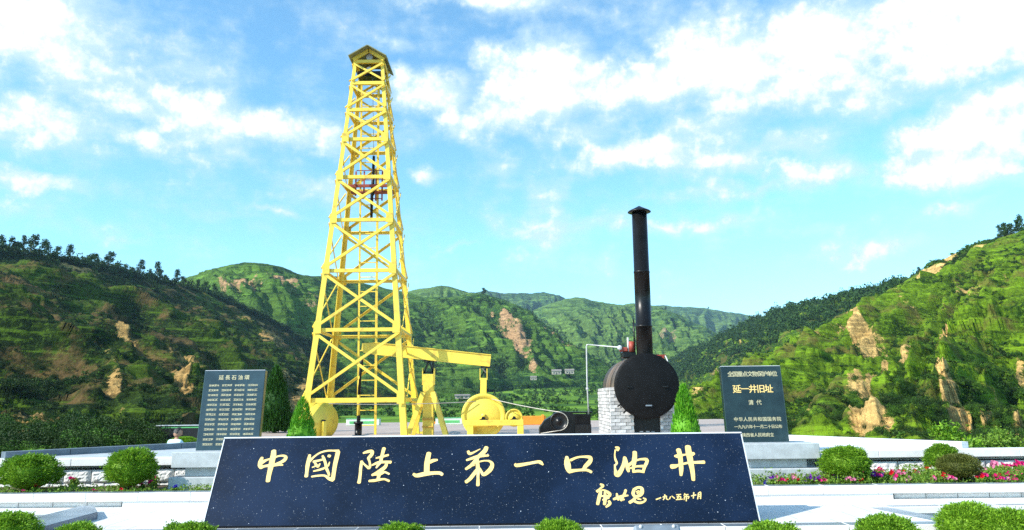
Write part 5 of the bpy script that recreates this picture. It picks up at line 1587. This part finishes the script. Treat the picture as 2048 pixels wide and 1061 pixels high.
# beds beside the plaque: photo place, half width and height in photo pixels, distance
def size_at(px, Y):
    return px / FOC * Y
beds = [(60, 945, 62, 40, 12.75, 0, 'broad clipped round shrub at the far left of the left flower bed'),
        (262, 937, 54, 42, 12.80, 1, 'clipped round shrub with flowers at its foot, in the left flower bed'),
        (1690, 924, 53, 35, 12.75, 2, 'bright clipped round shrub nearest the right stele'),
        (1885, 915, 36, 30, 13.05, 1, 'green clipped shrub in the right flower bed behind the olive one')]
for (px, py, rw, rh, Y, v, lb) in beds:
    c = at(px, py + 3, Y)
    put_shrub('clipped_shrub', (BIG[v], STEM), c, -.15, (size_at(rw * .90, Y), size_at(rw * .90, Y), size_at(rh * .96, Y)), v * 1.3, lb, 'clipped shrubs in the flower beds')
c = at(1918, 935, 12.7)
put_shrub('clipped_shrub', (OLIVE, STEM), c, -.15, (size_at(44, 12.7), size_at(40, 12.7), size_at(27, 12.7)), .4, 'olive brown-tinged shrub among the flowers of the right bed', 'clipped shrubs in the flower beds')
c = at(366, 884, 19.5)
put_shrub('clipped_shrub', (BIG[0], STEM), c, -.37, (size_at(28, 19.5), size_at(26, 19.5), size_at(10.5, 19.5)), .4, 'low clipped dome of shrub beside the person in pale blue', 'shrubs in the side yard')
c = at(72, 916, 15.6)
put_shrub('clipped_shrub', (BIG[2], STEM), c, -.37, (size_at(42, 15.6), size_at(40, 15.6), size_at(16, 15.6)), .4, 'dark shrub behind the left planter deck, above the broad round shrub', 'shrubs in the side yard')
fore = [(14, 1060, 66, 40, 8.8, 'clipped shrub cut by the left edge in the foreground'), (150, 1085, 56, 42, 8.6, 'foreground shrub second from the left, below the terrace kerb'), (375, 1082, 62, 42, 8.6, 'foreground shrub below the left corner of the plaque'),
        (800, 1086, 62, 44, 8.5, 'foreground shrub below the middle of the plaque, left one'), (1120, 1080, 60, 44, 8.5, 'foreground shrub just left of the grey floodlight'), (1545, 1084, 66, 44, 8.6, 'foreground shrub below the right corner of the plaque'),
        (1775, 1074, 70, 48, 8.7, 'foreground shrub in front of the terrace corner'), (1936, 1046, 62, 44, 9.3, 'clipped shrub just beyond the terrace corner at right'), (2016, 1058, 66, 46, 9.0, 'clipped shrub cut by the right edge in the foreground')]
for i, (px, py, rw, rh, Y, lb) in enumerate(fore):
    c = at(px, py + 7, Y)
    rw *= .90
    put_shrub('clipped_shrub', (BIG[i % 3], STEM), c, -1.0, (size_at(rw, Y), size_at(rw, Y), size_at(rh, Y)), i * .9, lb, 'clipped shrubs in front of the terrace')

# ------------------------------------------------------------------ cone-shaped conifers behind the plaque
def cone_mesh(seed, n, H, r, leaf, mat, wob=.14):
    rng = np.random.default_rng(seed)
    h = 1 - np.sqrt(rng.uniform(0, 1, n)) * .97
    a = rng.uniform(0, 6.283, n)
    prof = np.clip(np.power(np.clip(1 - h, 0, 1), .62), 0, 1) * np.clip(.70 + h * 2.4, 0, 1)
    rr_ = r * prof * (1 + wob * fbm(np.stack([np.cos(a) * 2, np.sin(a) * 2, h * 5], -1) + seed, 4, .6)) * (1 - np.abs(rng.normal(size=n)) * .13)
    P = np.stack([np.cos(a) * rr_, np.sin(a) * rr_, h * H], -1)
    A = np.stack([np.cos(a) * .45, np.sin(a) * .45, np.ones(n) * 1.0], -1) + rng.normal(size=(n, 3)) * .28
    parts = [leaf_quads(P, A, rng.uniform(.7, 1.5, n) * leaf, rng.uniform(.18, .36, n) * leaf, rng)]
    # feathery tips
    m = n // 14
    h2 = rng.uniform(.05, 1.0, m); a2 = rng.uniform(0, 6.283, m)
    p2 = np.power(np.clip(1 - h2, 0, 1), .62) * np.clip(.70 + h2 * 2.4, 0, 1)
    P2 = np.stack([np.cos(a2) * r * p2 * 1.07, np.sin(a2) * r * p2 * 1.07, h2 * H + .02], -1)
    parts.append(leaf_quads(P2, np.stack([np.cos(a2) * .35, np.sin(a2) * .35, np.ones(m)], -1), rng.uniform(1.4, 2.3, m) * leaf, leaf * .3, rng))
    parts.append(uv_core((0, 0, H * .36), (r * .74, r * .74, H * .36), 14, 9))
    return raw_mesh('foliage', *join_vq(parts), mat)
def put_cone(name, c, H, r, seed, n, leaf, mat, label):
    t = thing(name, c, label, 'conifer')
    link_mesh('foliage', cone_mesh(seed, n, H, r, leaf, mat), t)
    mb = MB(); mb.tube([(0, 0, -.05), (0, 0, H * .9)], 0, 8, radii=[.035, .006])
    link_mesh('trunk', mb.mesh('trunk', M['trunk'], Vector((0, 0, 0))), t)
b0 = at(603, 885, 14.6); tp = at(604, 797, 14.6)
put_cone('cone_conifer', (b0.x, 14.6, 0), tp.z, size_at(38, 14.6), 51, 9000, .055, M['cone_leaf'], 'bright green cone-shaped conifer at the foot of the derrick')
b0 = at(1372, 885, 14.6); tp = at(1366, 771, 14.6)
put_cone('cone_conifer', (b0.x, 14.6, 0), tp.z, size_at(37, 14.6), 52, 11000, .06, M['cone_leaf'], 'bright green cone-shaped conifer in front of the boiler')
b0 = at(549, 850, 33); tp = at(543, 733, 33)
put_cone('dark_conifer', (b0.x, 33, 0), tp.z, size_at(23, 33) * 1.5, 53, 7000, .16, M['cypress_leaf'], 'tall dark conifer right behind the left stele')

# ------------------------------------------------------------------ flowers
def leafy_carpet(name, x0, x1, y0, y1, n, label, seed, hgt=.10):
    rng = np.random.default_rng(seed)
    P = np.stack([rng.uniform(x0, x1, n), rng.uniform(y0, y1, n), np.zeros(n)], -1)
    dens = fbm(np.stack([P[:, 0] * 1.6, P[:, 1] * 1.6, P[:, 0] * 0 + seed], -1), 3)
    keep = dens > rng.uniform(-.75, .25, n)
    P, dens = P[keep], dens[keep]
    n = len(P)
    P[:, 2] = -.135 + rng.uniform(0, 1, n) * hgt * (.75 + .8 * np.clip(dens, -.4, .8))
    A = rng.normal(size=(n, 3)) + np.array([0, 0, .6])
    V, Q = leaf_quads(P, A, rng.uniform(.03, .065, n), rng.uniform(.014, .030, n), rng)
    o = link_mesh(name, raw_mesh(name, V, Q, M['bed_leaf']))
    tag(o, label, 'bedding plants', None, 'stuff')
leafy_carpet('bedding_foliage', -9.4, -4.4, 12.24, 13.3, 5200, 'sparse green bedding foliage in the left flower bed', 61, .09)
leafy_carpet('bedding_foliage', 3.75, 9.4, 12.24, 13.5, 15000, 'dense green bedding foliage in the right flower bed', 62, .21)

def blossom_plant(seed, mat, nb, spread, hgt):
    """leaves and trumpet blossoms of one bedding plant, base at origin"""
    rng = np.random.default_rng(seed)
    n = 150
    P = rng.normal(size=(n, 3)) * np.array([spread * .55, spread * .55, 0]); P[:, 2] = rng.uniform(0, hgt * .85, n)
    lv = raw_mesh('leaves', *leaf_quads(P, rng.normal(size=(n, 3)) + np.array([0, 0, .5]), rng.uniform(.03, .06, n), rng.uniform(.014, .028, n), rng), M['bed_leaf'])
    fl = []
    for k in range(nb):
        c = np.array([*(rng.normal(size=2) * spread * .5), hgt * rng.uniform(.75, 1.15)])
        ax = np.array([rng.normal() * .5, -.8 + rng.normal() * .4, .7]); ax /= np.linalg.norm(ax)
        u = np.cross(ax, [0, 0, 1.0]); u /= np.linalg.norm(u); v = np.cross(ax, u)
        r = rng.uniform(.024, .036)
        V = [c - ax * .02] 
        for i in range(10):
            a = 2 * math.pi * i / 10
            rr2 = r * (1.0 if i % 2 == 0 else .84)
            V.append(c + (u * math.cos(a) + v * math.sin(a)) * rr2 + ax * (.006 if i % 2 else 0))
        F = [(0, 1 + i, 1 + (i + 1) % 10) for i in range(10)]
        me = bpy.data.meshes.new('blossom')
        me.from_pydata([tuple(p) for p in V], [], F)
        me.materials.append(mat)
        fl.append(me)
    return lv, fl
def plant_flowers(colour, spots, label, group, seed):
    rng = random.Random(seed)
    protos = [blossom_plant(seed * 10 + k, M[colour], nb, sp, h) for k, (nb, sp, h) in enumerate(((5, .06, .14), (8, .09, .16), (3, .04, .12)))]
    spots = sorted(spots)
    for si, (px, py, k) in enumerate(spots):
        lv, fl = protos[k]
        g = -.14
        c = at_z(px, py, .02 + rng.uniform(-.02, .02))
        Y = min(13.5, max(12.32, c.y))
        c = at(px, py, Y)
        t = thing('petunia_plant', (c.x, Y, g), label + (place_words(si, len(spots)) if len(spots) > 1 else ''), 'flower', group)
        s = max(.8, min(1.7, (c.z - g) / .15))
        t.scale = (s, s, s)
        o = link_mesh('leaves', lv, t); o.rotation_euler = (0, 0, rng.uniform(0, 6))
        for me in fl:
            o = link_mesh('blossom', me, t)
G = 'bedding flowers'
plant_flowers('crimson', [(72, 970, 0), (245, 962, 2), (240, 976, 2)], 'crimson petunia in the left flower bed', 'crimson flowers in the left bed', 1)
plant_flowers('magenta', [(302, 961, 0), (148, 950, 2), (191, 976, 2), (50, 978, 2), (308, 945, 2), (285, 962, 2)], 'magenta petunia in the left flower bed', 'magenta flowers in the left bed', 2)
plant_flowers('violet', [(360, 955, 2), (350, 970, 2)], 'violet petunia near the left stele pedestal', 'violet flowers in the left bed', 3)
plant_flowers('magenta', [(1690, 948, 1), (1660, 947, 0), (1760, 940, 1), (1745, 944, 0), (1800, 940, 2), (1565, 958, 0), (1968, 948, 0), (1932, 948, 2), (2020, 948, 1), (2035, 945, 1), (2030, 958, 0), (2003, 955, 0), (1868, 952, 2), (2040, 925, 0), (2010, 930, 0), (1639, 959, 0), (1621, 940, 0), (1649, 959, 0), (1730, 940, 2), (1757, 949, 0), (1991, 948, 2), (1642, 940, 1), (1793, 949, 2), (1901, 953, 0)], 'magenta petunia in the right flower bed', 'magenta flowers in the right bed', 4)
plant_flowers('crimson', [(1650, 950, 0), (1778, 945, 0), (1860, 930, 2), (1872, 945, 0), (1850, 945, 2), (1725, 957, 2), (1995, 950, 0), (1575, 957, 2), (1960, 952, 0), (2040, 941, 2), (1576, 941, 0), (1882, 949, 0), (1825, 942, 0), (1803, 940, 0), (1597, 957, 2)], 'crimson petunia in the right flower bed', 'crimson flowers in the right bed', 5)
plant_flowers('purple', [(1752, 950, 1), (1740, 948, 0), (1545, 952, 2), (1615, 958, 2), (1795, 942, 2), (1700, 945, 2), (1653, 945, 2), (1612, 947, 0), (2009, 957, 0), (1625, 955, 1)], 'dark purple petunia in the right flower bed', 'purple flowers in the right bed', 6)
plant_flowers('pink', [(1590, 950, 0), (1555, 950, 2), (1790, 954, 2), (1820, 952, 2), (1838, 942, 2), (1870, 956, 0), (1970, 935, 2), (1990, 912, 0), (1985, 925, 2), (2015, 935, 0), (1902, 957, 1), (1812, 957, 2), (1590, 955, 0), (1799, 946, 1), (2018, 956, 0), (1682, 947, 1), (1787, 941, 0), (1700, 958, 1)], 'pale pink petunia in the right flower bed', 'pink flowers in the right bed', 7)
plant_flowers('violet', [(1798, 942, 2), (1532, 960, 2), (1830, 945, 2)], 'violet petunia in the right flower bed', 'violet flowers in the right bed', 8)

# loose shrub and small bollards at the right edge
def loose_bush(name, c, r, h, seed, label, mat):
    t = thing(name, c, label, 'bush')
    rng = np.random.default_rng(seed)
    mb = MB()
    cl = []
    for k in range(9):
        a = rng.uniform(0, 6.28); q = rng.uniform(.2, 1)
        e = Vector((math.cos(a) * r * q * .8, math.sin(a) * r * q * .8, h * rng.uniform(.45, .95)))
        mb.tube([(0, 0, 0), e * .5 + Vector((0, 0, .05)), e], 0, 5, radii=[.018, .012, .005]); cl.append(e)
    link_mesh('stem', mb.mesh('stem', M['trunk'], Vector((0, 0, 0))), t)
    n = 2600
    k = rng.integers(0, 9, n); d = ball_dirs(n, rng)
    P = np.array(cl)[k] + d * np.array([r * .42, r * .42, h * .26]) * rng.uniform(.3, 1.05, (n, 1))
    link_mesh('foliage', raw_mesh('foliage', *leaf_quads(P, d + rng.normal(size=(n, 3)), rng.uniform(.05, .10, n), rng.uniform(.025, .045, n), rng), mat), t)
b = at(1914, 915, 15.2)
loose_bush('loose_bush', (b.x, 15.2, -.37), .55, at(1914, 862, 15.2).z + .40, 71, 'upright loose bush rising behind the right planter coping', M['clip_leaf'])
b = at(1990, 900, 18)
loose_bush('loose_bush', (b.x, 18, -.37), .7, at(1990, 868, 18).z + .40, 72, 'feathery low bush at the right edge before the yellow bank', M['bed_leaf'])

# ------------------------------------------------------------------ trees one can tell apart on the skylines
def tree_proto(seed, H, cw, lo, n, leaf):
    tr, (V, Q) = branchy_tree(seed, H, cw, lo, n, leaf)
    return tr.mesh('trunk', M['trunk'], Vector((0, 0, 0))), raw_mesh('crown', V, Q, M['tree_leaf'])
TREES = [tree_proto(81, 5.2, 1.9, .12, 800, .40), tree_proto(82, 6.4, 2.0, .15, 900, .40), tree_proto(83, 4.2, 2.1, .08, 800, .40), tree_proto(84, 6.8, 1.6, .12, 800, .38)]
def crest_point(h, px):
    H = HILLS[h]
    row = H['px'][0]
    i = int(np.argmin(np.abs(row - px)))
    return Vector(H['P'][0][i])
def skyline(h, spots, label, group, sink=.4, mul=1.0):
    rr = random.Random(len(spots))
    spots = sorted(spots)
    for si, (px, k, s) in enumerate(spots):
        p = crest_point(h, px)
        t = thing('skyline_tree', p + Vector((0, -.5, -sink)), label + (place_words(si, len(spots)) if len(spots) > 1 else ''), 'tree', group)
        s *= rr.choice((.8, 1.0, 1.1, 1.25)) if s > 1 else rr.choice((.9, 1.1, 1.3, 1.45))
        s *= mul
        t.scale = (s * rr.uniform(.9, 1.3), s * rr.uniform(.9, 1.3), s)
        t.rotation_euler = (0, 0, rr.uniform(0, 6.28))
        link_mesh('trunk', TREES[k][0], t); link_mesh('crown', TREES[k][1], t)
skyline('hill_left', [(4, 1, 1.0), (22, 0, 1.1), (34, 2, 1.0), (48, 3, 1.0), (60, 1, .9), (76, 2, .9), (94, 1, .95), (112, 0, 1.0), (134, 1, 1.05), (150, 2, .9), (178, 2, 1.0), (190, 0, .9), (214, 1, .9), (236, 2, .9), (250, 0, 1.0), (279, 3, .8), (312, 3, 1.0), (318, 1, .95), (330, 2, .9), (350, 1, 1.0), (366, 2, .8), (396, 0, 1.3), (410, 2, 1.1), (432, 1, .9), (300, 0, .8), (164, 0, .8), (262, 2, .8), (204, 0, .8)],
        'small dark tree against the sky on the left hill', 'trees on the left skyline', .8, 1.3)
skyline('hill_wooded_ridge', [(1476, 2, 1.4), (1500, 0, 1.4), (1522, 1, 1.3), (1540, 2, 1.4), (1562, 0, 1.3), (1580, 1, 1.2), (1600, 2, 1.3), (1622, 1, 1.1), (1640, 0, 1.2), (1662, 2, 1.2), (1680, 1, 1.1), (1696, 0, 1.1), (1714, 2, 1.1), (1730, 1, 1.0), (1748, 0, 1.1), (1764, 1, 1.0), (1778, 3, 1.0), (1790, 1, 1.1), (1806, 0, 1.0), (1822, 1, .9)],
        'dark pine against the sky on the wooded right ridge', 'pines on the wooded ridge', .4, .62)
skyline('hill_right', [(1998, 1, .8), (2006, 0, .8), (2020, 2, .8), (2034, 0, .9), (2044, 1, .8), (2010, 2, .7), (1950, 2, .5), (1838, 2, .6)],
        'small tree on the very top of the right hill', 'trees on top of the right hill')
# far single trees
for (h, px, s, lb) in (('hill_cliffed', 968, 2.2, 'single dark tree on the crest of the green middle hill'), ('hill_rolling', 1332, 1.8, 'single tree on the crest behind the chimney'), ('hill_distant_ridge', 1418, 2.2, 'tiny clump of trees on the far blue ridge')):
    skyline(h, [(px, 2, s)], lb, None)
# dark trees and hedges on the valley floor
rngv = np.random.default_rng(91)
Pv = []
for (px, py, n, sx, sy) in ((1000, 806, 22, 16, 7), (930, 812, 60, 45, 10), (1080, 797, 14, 16, 4), (1125, 785, 22, 36, 3), (840, 790, 80, 45, 16), (1040, 768, 90, 50, 4), (890, 838, 50, 40, 7), (1165, 792, 12, 10, 4), (1060, 815, 8, 16, 2), (1380, 800, 40, 30, 14), (700, 820, 80, 70, 12), (1420, 780, 40, 20, 10), (1150, 768, 40, 40, 3),
        (1070, 790, 30, 55, 1), (1020, 802, 30, 60, 1), (1120, 806, 24, 45, 1), (960, 820, 30, 50, 1), (1090, 824, 16, 60, 1), (1180, 780, 20, 14, 5), (1030, 832, 20, 60, 1), (990, 780, 40, 30, 3), (1190, 830, 10, 8, 6)):
    for k in range(n):
        x, y = px + rngv.normal() * sx, py + rngv.normal() * sy
        # walk outwards until the sight line meets the valley floor
        for Yq in np.arange(60, 950, 6.0):
            q = at(x, y, Yq)
            zf = np.interp(Yq, ys, zs_)
            if q.z < zf + .3:
                Pv.append((q.x, Yq, zf)); break
Pv = np.array(Pv)
for j, pr in enumerate((4, 5)):
    sel = Pv[j::2]
    s = (.7 + sel[:, 1] * .0016) * rngv.lognormal(0, .3, len(sel))
    scatter('valley_trees', PROTO[pr], sel, np.stack([s, s, s * 1.1], -1), 'dark clumps of trees between the fields on the valley floor', 'trees', 95 + j)

# ------------------------------------------------------------------ far houses in the valley
def far_house(px, py, Y, wpx, hpx, label):
    c = at(px, py, Y)
    W = size_at(wpx, Y); H = size_at(hpx, Y); D = W * .7
    t = thing('village_house', (c.x, Y, c.z - .3), label, 'house')
    mb = MB(); mb.box((c.x, Y, c.z + H * .3), (W, D, H * .6 + .6)); mb.build('wall', M['wall_far'], t)
    mb = MB()
    z0 = c.z + H * .6 + .3 - .02
    mb.prism([(c.x - W * .55, Y - D * .58, z0), (c.x - W * .55, Y, z0 + H * .4), (c.x - W * .55, Y + D * .58, z0)], (W * 1.1, 0, 0))
    mb.build('roof', M['roof_far'], t)
    for k in (-.28, .28):
        mb = MB(); mb.box((c.x + W * k, Y - D / 2 - .01, c.z + H * .28), (W * .18, .06, H * .28)); mb.build('window', M['pane_far'], t)
    mb = MB(); mb.box((c.x, Y - D / 2 - .01, c.z + H * .18), (W * .14, .06, H * .42)); mb.build('door', M['pane_far'], t)
far_house(1113, 749, 700, 18, 9, 'pale far house at the foot of the cliffed hill, left of the pair')
far_house(1139, 748, 705, 17, 9, 'pale far house at the foot of the cliffed hill, right of the pair')
far_house(1067, 760, 640, 12, 7, 'small far house among trees left of the village pair')
far_house(925, 797, 480, 28, 7, 'long low far roof in the trees above the crank wheel')
far_house(1213, 660, 1500, 9, 5, 'tiny pale house high on the far rolling hill')

# ------------------------------------------------------------------ plaza furniture at the back
def planter_box(px0, px1, py, Y, label, g=0.0, H=.34, D=.5, m1='planter', m2='planter_green'):
    a, b_ = at(px0, py, Y), at(px1, py, Y)
    t = thing('planter_box', ((a.x + b_.x) / 2, Y, g), label, 'planter')
    xc, wd = (a.x + b_.x) / 2, b_.x - a.x
    mb = MB(); mb.cbox((xc, Y, g + H / 2), (wd, D, H), .02); mb.build('trough', M[m1], t)
    mb = MB(); mb.cbox((xc, Y - D / 2 - .006, g + H * .45), (wd * .8, .012, H * .4), .004); mb.build('panel', M[m2], t)
    mb = MB(); mb.cbox((xc, Y, g + H + .012), (wd + .04, D + .04, .024), .006); mb.build('rim', M[m2] if g == 0 else M['pedestal'], t)
planter_box(534, 556, 856, 42, 'white and green planter box between the left stele and the cone conifer')
planter_box(694, 760, 856, 42, 'white and green planter box seen through the derrick')
planter_box(872, 925, 853, 42, 'white and green planter box behind the samson post braces')
planter_box(318, 418, 858, 24, 'green planter box, darkened for shade, on top of the yard wall, left of the left stele', at(354, 858, 24).z + .002, .085, .34, 'yard_wall', 'planter_green')  # shaded planter: its shade is put into the dark trough colour
def band(name, px0, px1, py0, py1, Y, mat, label, cat, th=.25):
    a, b_ = at(px0, py0, Y), at(px1, py1, Y)
    t = thing(name, ((a.x + b_.x) / 2, Y, 0), label, cat)
    mb = MB(); mb.cbox(((a.x + b_.x) / 2, Y, a.z / 2), (b_.x - a.x, th, a.z), .02); mb.build('panel', mat, t)
    for x in (a.x + .15, b_.x - .15):
        mb = MB(); mb.cbox((x, Y, a.z / 2 + .03), (.14, th + .08, a.z + .06), .015); mb.build('post', mat, t)
band('orange_barrier', 1000, 1092, 833, 855, 40, M['orange'], 'low orange barrier wall behind the small wheel', 'barrier')
band('orange_barrier', 864, 935, 846, 853, 43.5, M['orange'], 'thin orange barrier above the planter behind the samson post', 'barrier')
band('orange_barrier', 533, 541, 832, 853, 43, M['orange'], 'short orange post at the right side of the left stele', 'post', .2)
band('yard_wall', 235, 436, 858, 880, 24, M['yard_wall'], 'dark stone retaining wall in the side yard behind the person', 'wall', .4)


# ------------------------------------------------------------------ floodlight in the foreground
fl = at(1315, 1056, 8.9)
t = thing('floodlight', (fl.x, 8.9, -1.0), 'grey floodlight tilted up at the plaque from below', 'floodlight')
W = size_at(88, 8.9)
rotf = Matrix.Rotation(R(-35), 3, 'X')
c0 = Vector((fl.x, 8.9, fl.z - .10))
mb = MB(); mb.cbox(c0, (W, .10, .26), .02, rotf); h_ = mb.build('housing', M['lamp_grey'], t)
mb = MB(); mb.cbox(c0 + rotf @ Vector((0, .055, 0)), (W * .86, .012, .20), .004, rotf); mb.build('glass', M['glass'], h_)
for s in (-1, 1):
    mb = MB(); mb.lathe(c0 + rotf @ Vector((s * W * .36, -.05, .10)), rotf @ Vector((0, -1, 0)), [(0, .02), (.012, .018), (.016, .001)], 12); mb.build('screw', M['white_pipe'], h_)
    mb = MB(); mb.bar(c0 + Vector((s * (W / 2 + .015), 0, .02)), (c0.x + s * (W / 2 + .015), 8.9, -.95), .02, .05, (0, 1, 0)); mb.build('bracket', M['lamp_grey'], t)
mb = MB(); mb.cbox((c0.x, 8.9, -.975), (W + .1, .2, .05), .01); mb.build('foot', M['lamp_grey'], t)

# front wall of the terrace below its coping
stone_wall('rock-faced front wall under the terrace coping', -5.6, 5.3, 9.76, [(.215, BLOCKS), (.135, LOWBLK), (.215, BLOCKS)], -1.0, 9.915)

# ------------------------------------------------------------------ person crouching in the side yard
def person():
    gz = -.37
    hd = at(346, 872, 18.2)
    bxp, byp = hd.x - .02, 18.2
    hz = hd.z
    t = thing('person', (bxp, byp, gz), 'person with dark hair in a pale blue shirt crouching behind the left parapet', 'person')
    J = {}
    verts = [(0, 0, .30), (-.02, -.03, .50), (-.02, -.08, .68), (0, -.12, .78), (.03, -.15, .84),   # pelvis, belly, chest, neck base, neck
             (-.20, -.08, .74), (-.27, -.20, .52), (-.16, -.36, .40), (-.12, -.41, .38),                # left arm
             (.19, -.10, .74), (.24, -.24, .54), (.10, -.38, .42), (.06, -.43, .40),                     # right arm
             (-.11, -.02, .28), (-.16, -.38, .42), (-.14, -.20, .06), (-.14, -.36, .03),                # left leg squatting
             (.11, -.02, .28), (.16, -.38, .42), (.14, -.20, .06), (.14, -.36, .03)]
    edges = [(0, 1), (1, 2), (2, 3), (3, 4), (2, 5), (5, 6), (6, 7), (7, 8), (2, 9), (9, 10), (10, 11), (11, 12), (0, 13), (13, 14), (14, 15), (15, 16), (0, 17), (17, 18), (18, 19), (19, 20)]
    rad = [.15, .14, .15, .07, .055, .07, .05, .035, .03, .07, .05, .035, .03, .10, .065, .04, .035, .10, .065, .04, .035]
    me = bpy.data.meshes.new('body')
    me.from_pydata(verts, edges, [])
    o = link_mesh('body', me, t)
    sk = o.modifiers.new('skin', 'SKIN')
    for i, v in enumerate(me.skin_vertices[0].data):
        v.radius = (rad[i], rad[i]); v.use_root = (i == 0)
    o.modifiers.new('sub', 'SUBSURF').render_levels = 2
    o.modifiers['sub'].levels = 2
    bpy.context.view_layer.update()
    ev = bpy.data.meshes.new_from_object(o.evaluated_get(bpy.context.evaluated_depsgraph_get()))
    o.modifiers.clear()
    o.data = ev
    ev.materials.clear()
    for m in ('shirt', 'trouser', 'skin'):
        ev.materials.append(M[m])
    for pl in ev.polygons:
        c = pl.center
        pl.use_smooth = True
        pl.material_index = 1 if (c.z < .36 or (c.y < -.02 and c.z < .46 and abs(c.x) < .25 and not (c.y < -.30 and c.z > .39 and abs(c.x) < .12))) else 0
        if c.z > .80 or (c.y < -.36 and c.z > .36): pl.material_index = 2
    # head with face, turned down and to the right
    hc = Vector((.05, -.19, .95))
    bm = bmesh.new()
    bmesh.ops.create_uvsphere(bm, u_segments=24, v_segments=16, radius=1)
    for v in bm.verts:
        p = v.co.copy()
        f = max(0, -p.y)
        v.co = Vector((p.x * .075 * (1 - .18 * max(0, -p.z)), p.y * .095, p.z * .115))
        if p.y < -.85 and -.25 < p.z < .12: v.co.y -= .018 * (1 - abs(p.x) * 2.5 if abs(p.x) < .4 else 0)   # nose
        if p.y < -.6 and .05 < p.z < .3 and .2 < abs(p.x) < .55: v.co.y += .008                                # eye sockets
        if p.y < -.7 and -.55 < p.z < -.4 and abs(p.x) < .35: v.co.y += .004                                   # mouth
        if abs(p.x) > .93 and abs(p.z) < .3: v.co.x *= 1.12                                                    # ears
    hm = bpy.data.meshes.new('head'); bm.to_mesh(hm); bm.free()
    hm.transform(Matrix.Translation(hc) @ Matrix.Rotation(R(30), 4, 'X') @ Matrix.Rotation(R(-50), 4, 'Z'))
    hm.materials.append(M['skin'])
    for pl in hm.polygons: pl.use_smooth = True
    link_mesh('head', hm, t)
    bm = bmesh.new()
    bmesh.ops.create_uvsphere(bm, u_segments=24, v_segments=16, radius=1)
    bmesh.ops.delete(bm, geom=[v for v in bm.verts if v.co.z < -.45 or (v.co.y < -.45 and v.co.z < .45)], context='VERTS')
    rg_ = random.Random(4)
    for v in bm.verts:
        p = v.co.copy()
        k = 1 + rg_.uniform(-.03, .05)
        v.co = Vector((p.x * .086 * k, p.y * .107 * k, p.z * .126 * k))
    hm = bpy.data.meshes.new('hair'); bm.to_mesh(hm); bm.free()
    hm.transform(Matrix.Translation(hc) @ Matrix.Rotation(R(30), 4, 'X') @ Matrix.Rotation(R(-50), 4, 'Z'))
    hm.materials.append(M['hair'])
    link_mesh('hair', hm, t)
    t.rotation_euler = (0, 0, R(150))
    return t
person()
# ------------------------------------------------------------------ air
def haze_box():
    hi = max(float(h['P'][..., 2].max()) for h in HILLS.values()) + 25
    mb = MB()
    mb.box((0, 1450, (hi - 11.5) / 2), (8200, 5600, hi + 11.5))
    m = bpy.data.materials.new('haze_air')
    m.use_nodes = True
    nt = m.node_tree
    nt.nodes.clear()
    out = nt.nodes.new('ShaderNodeOutputMaterial')
    pv = nt.nodes.new('ShaderNodeVolumePrincipled')
    pv.inputs['Color'].default_value = (0.52, 0.76, 1.0, 1)
    pv.inputs['Density'].default_value = 0.000085
    pv.inputs['Anisotropy'].default_value = 0.1
    nt.links.new(pv.outputs[0], out.inputs['Volume'])
    o = mb.build('haze', m)
    tag(o, 'thin blue haze over the far hills', 'haze', None, 'stuff')
haze_box()
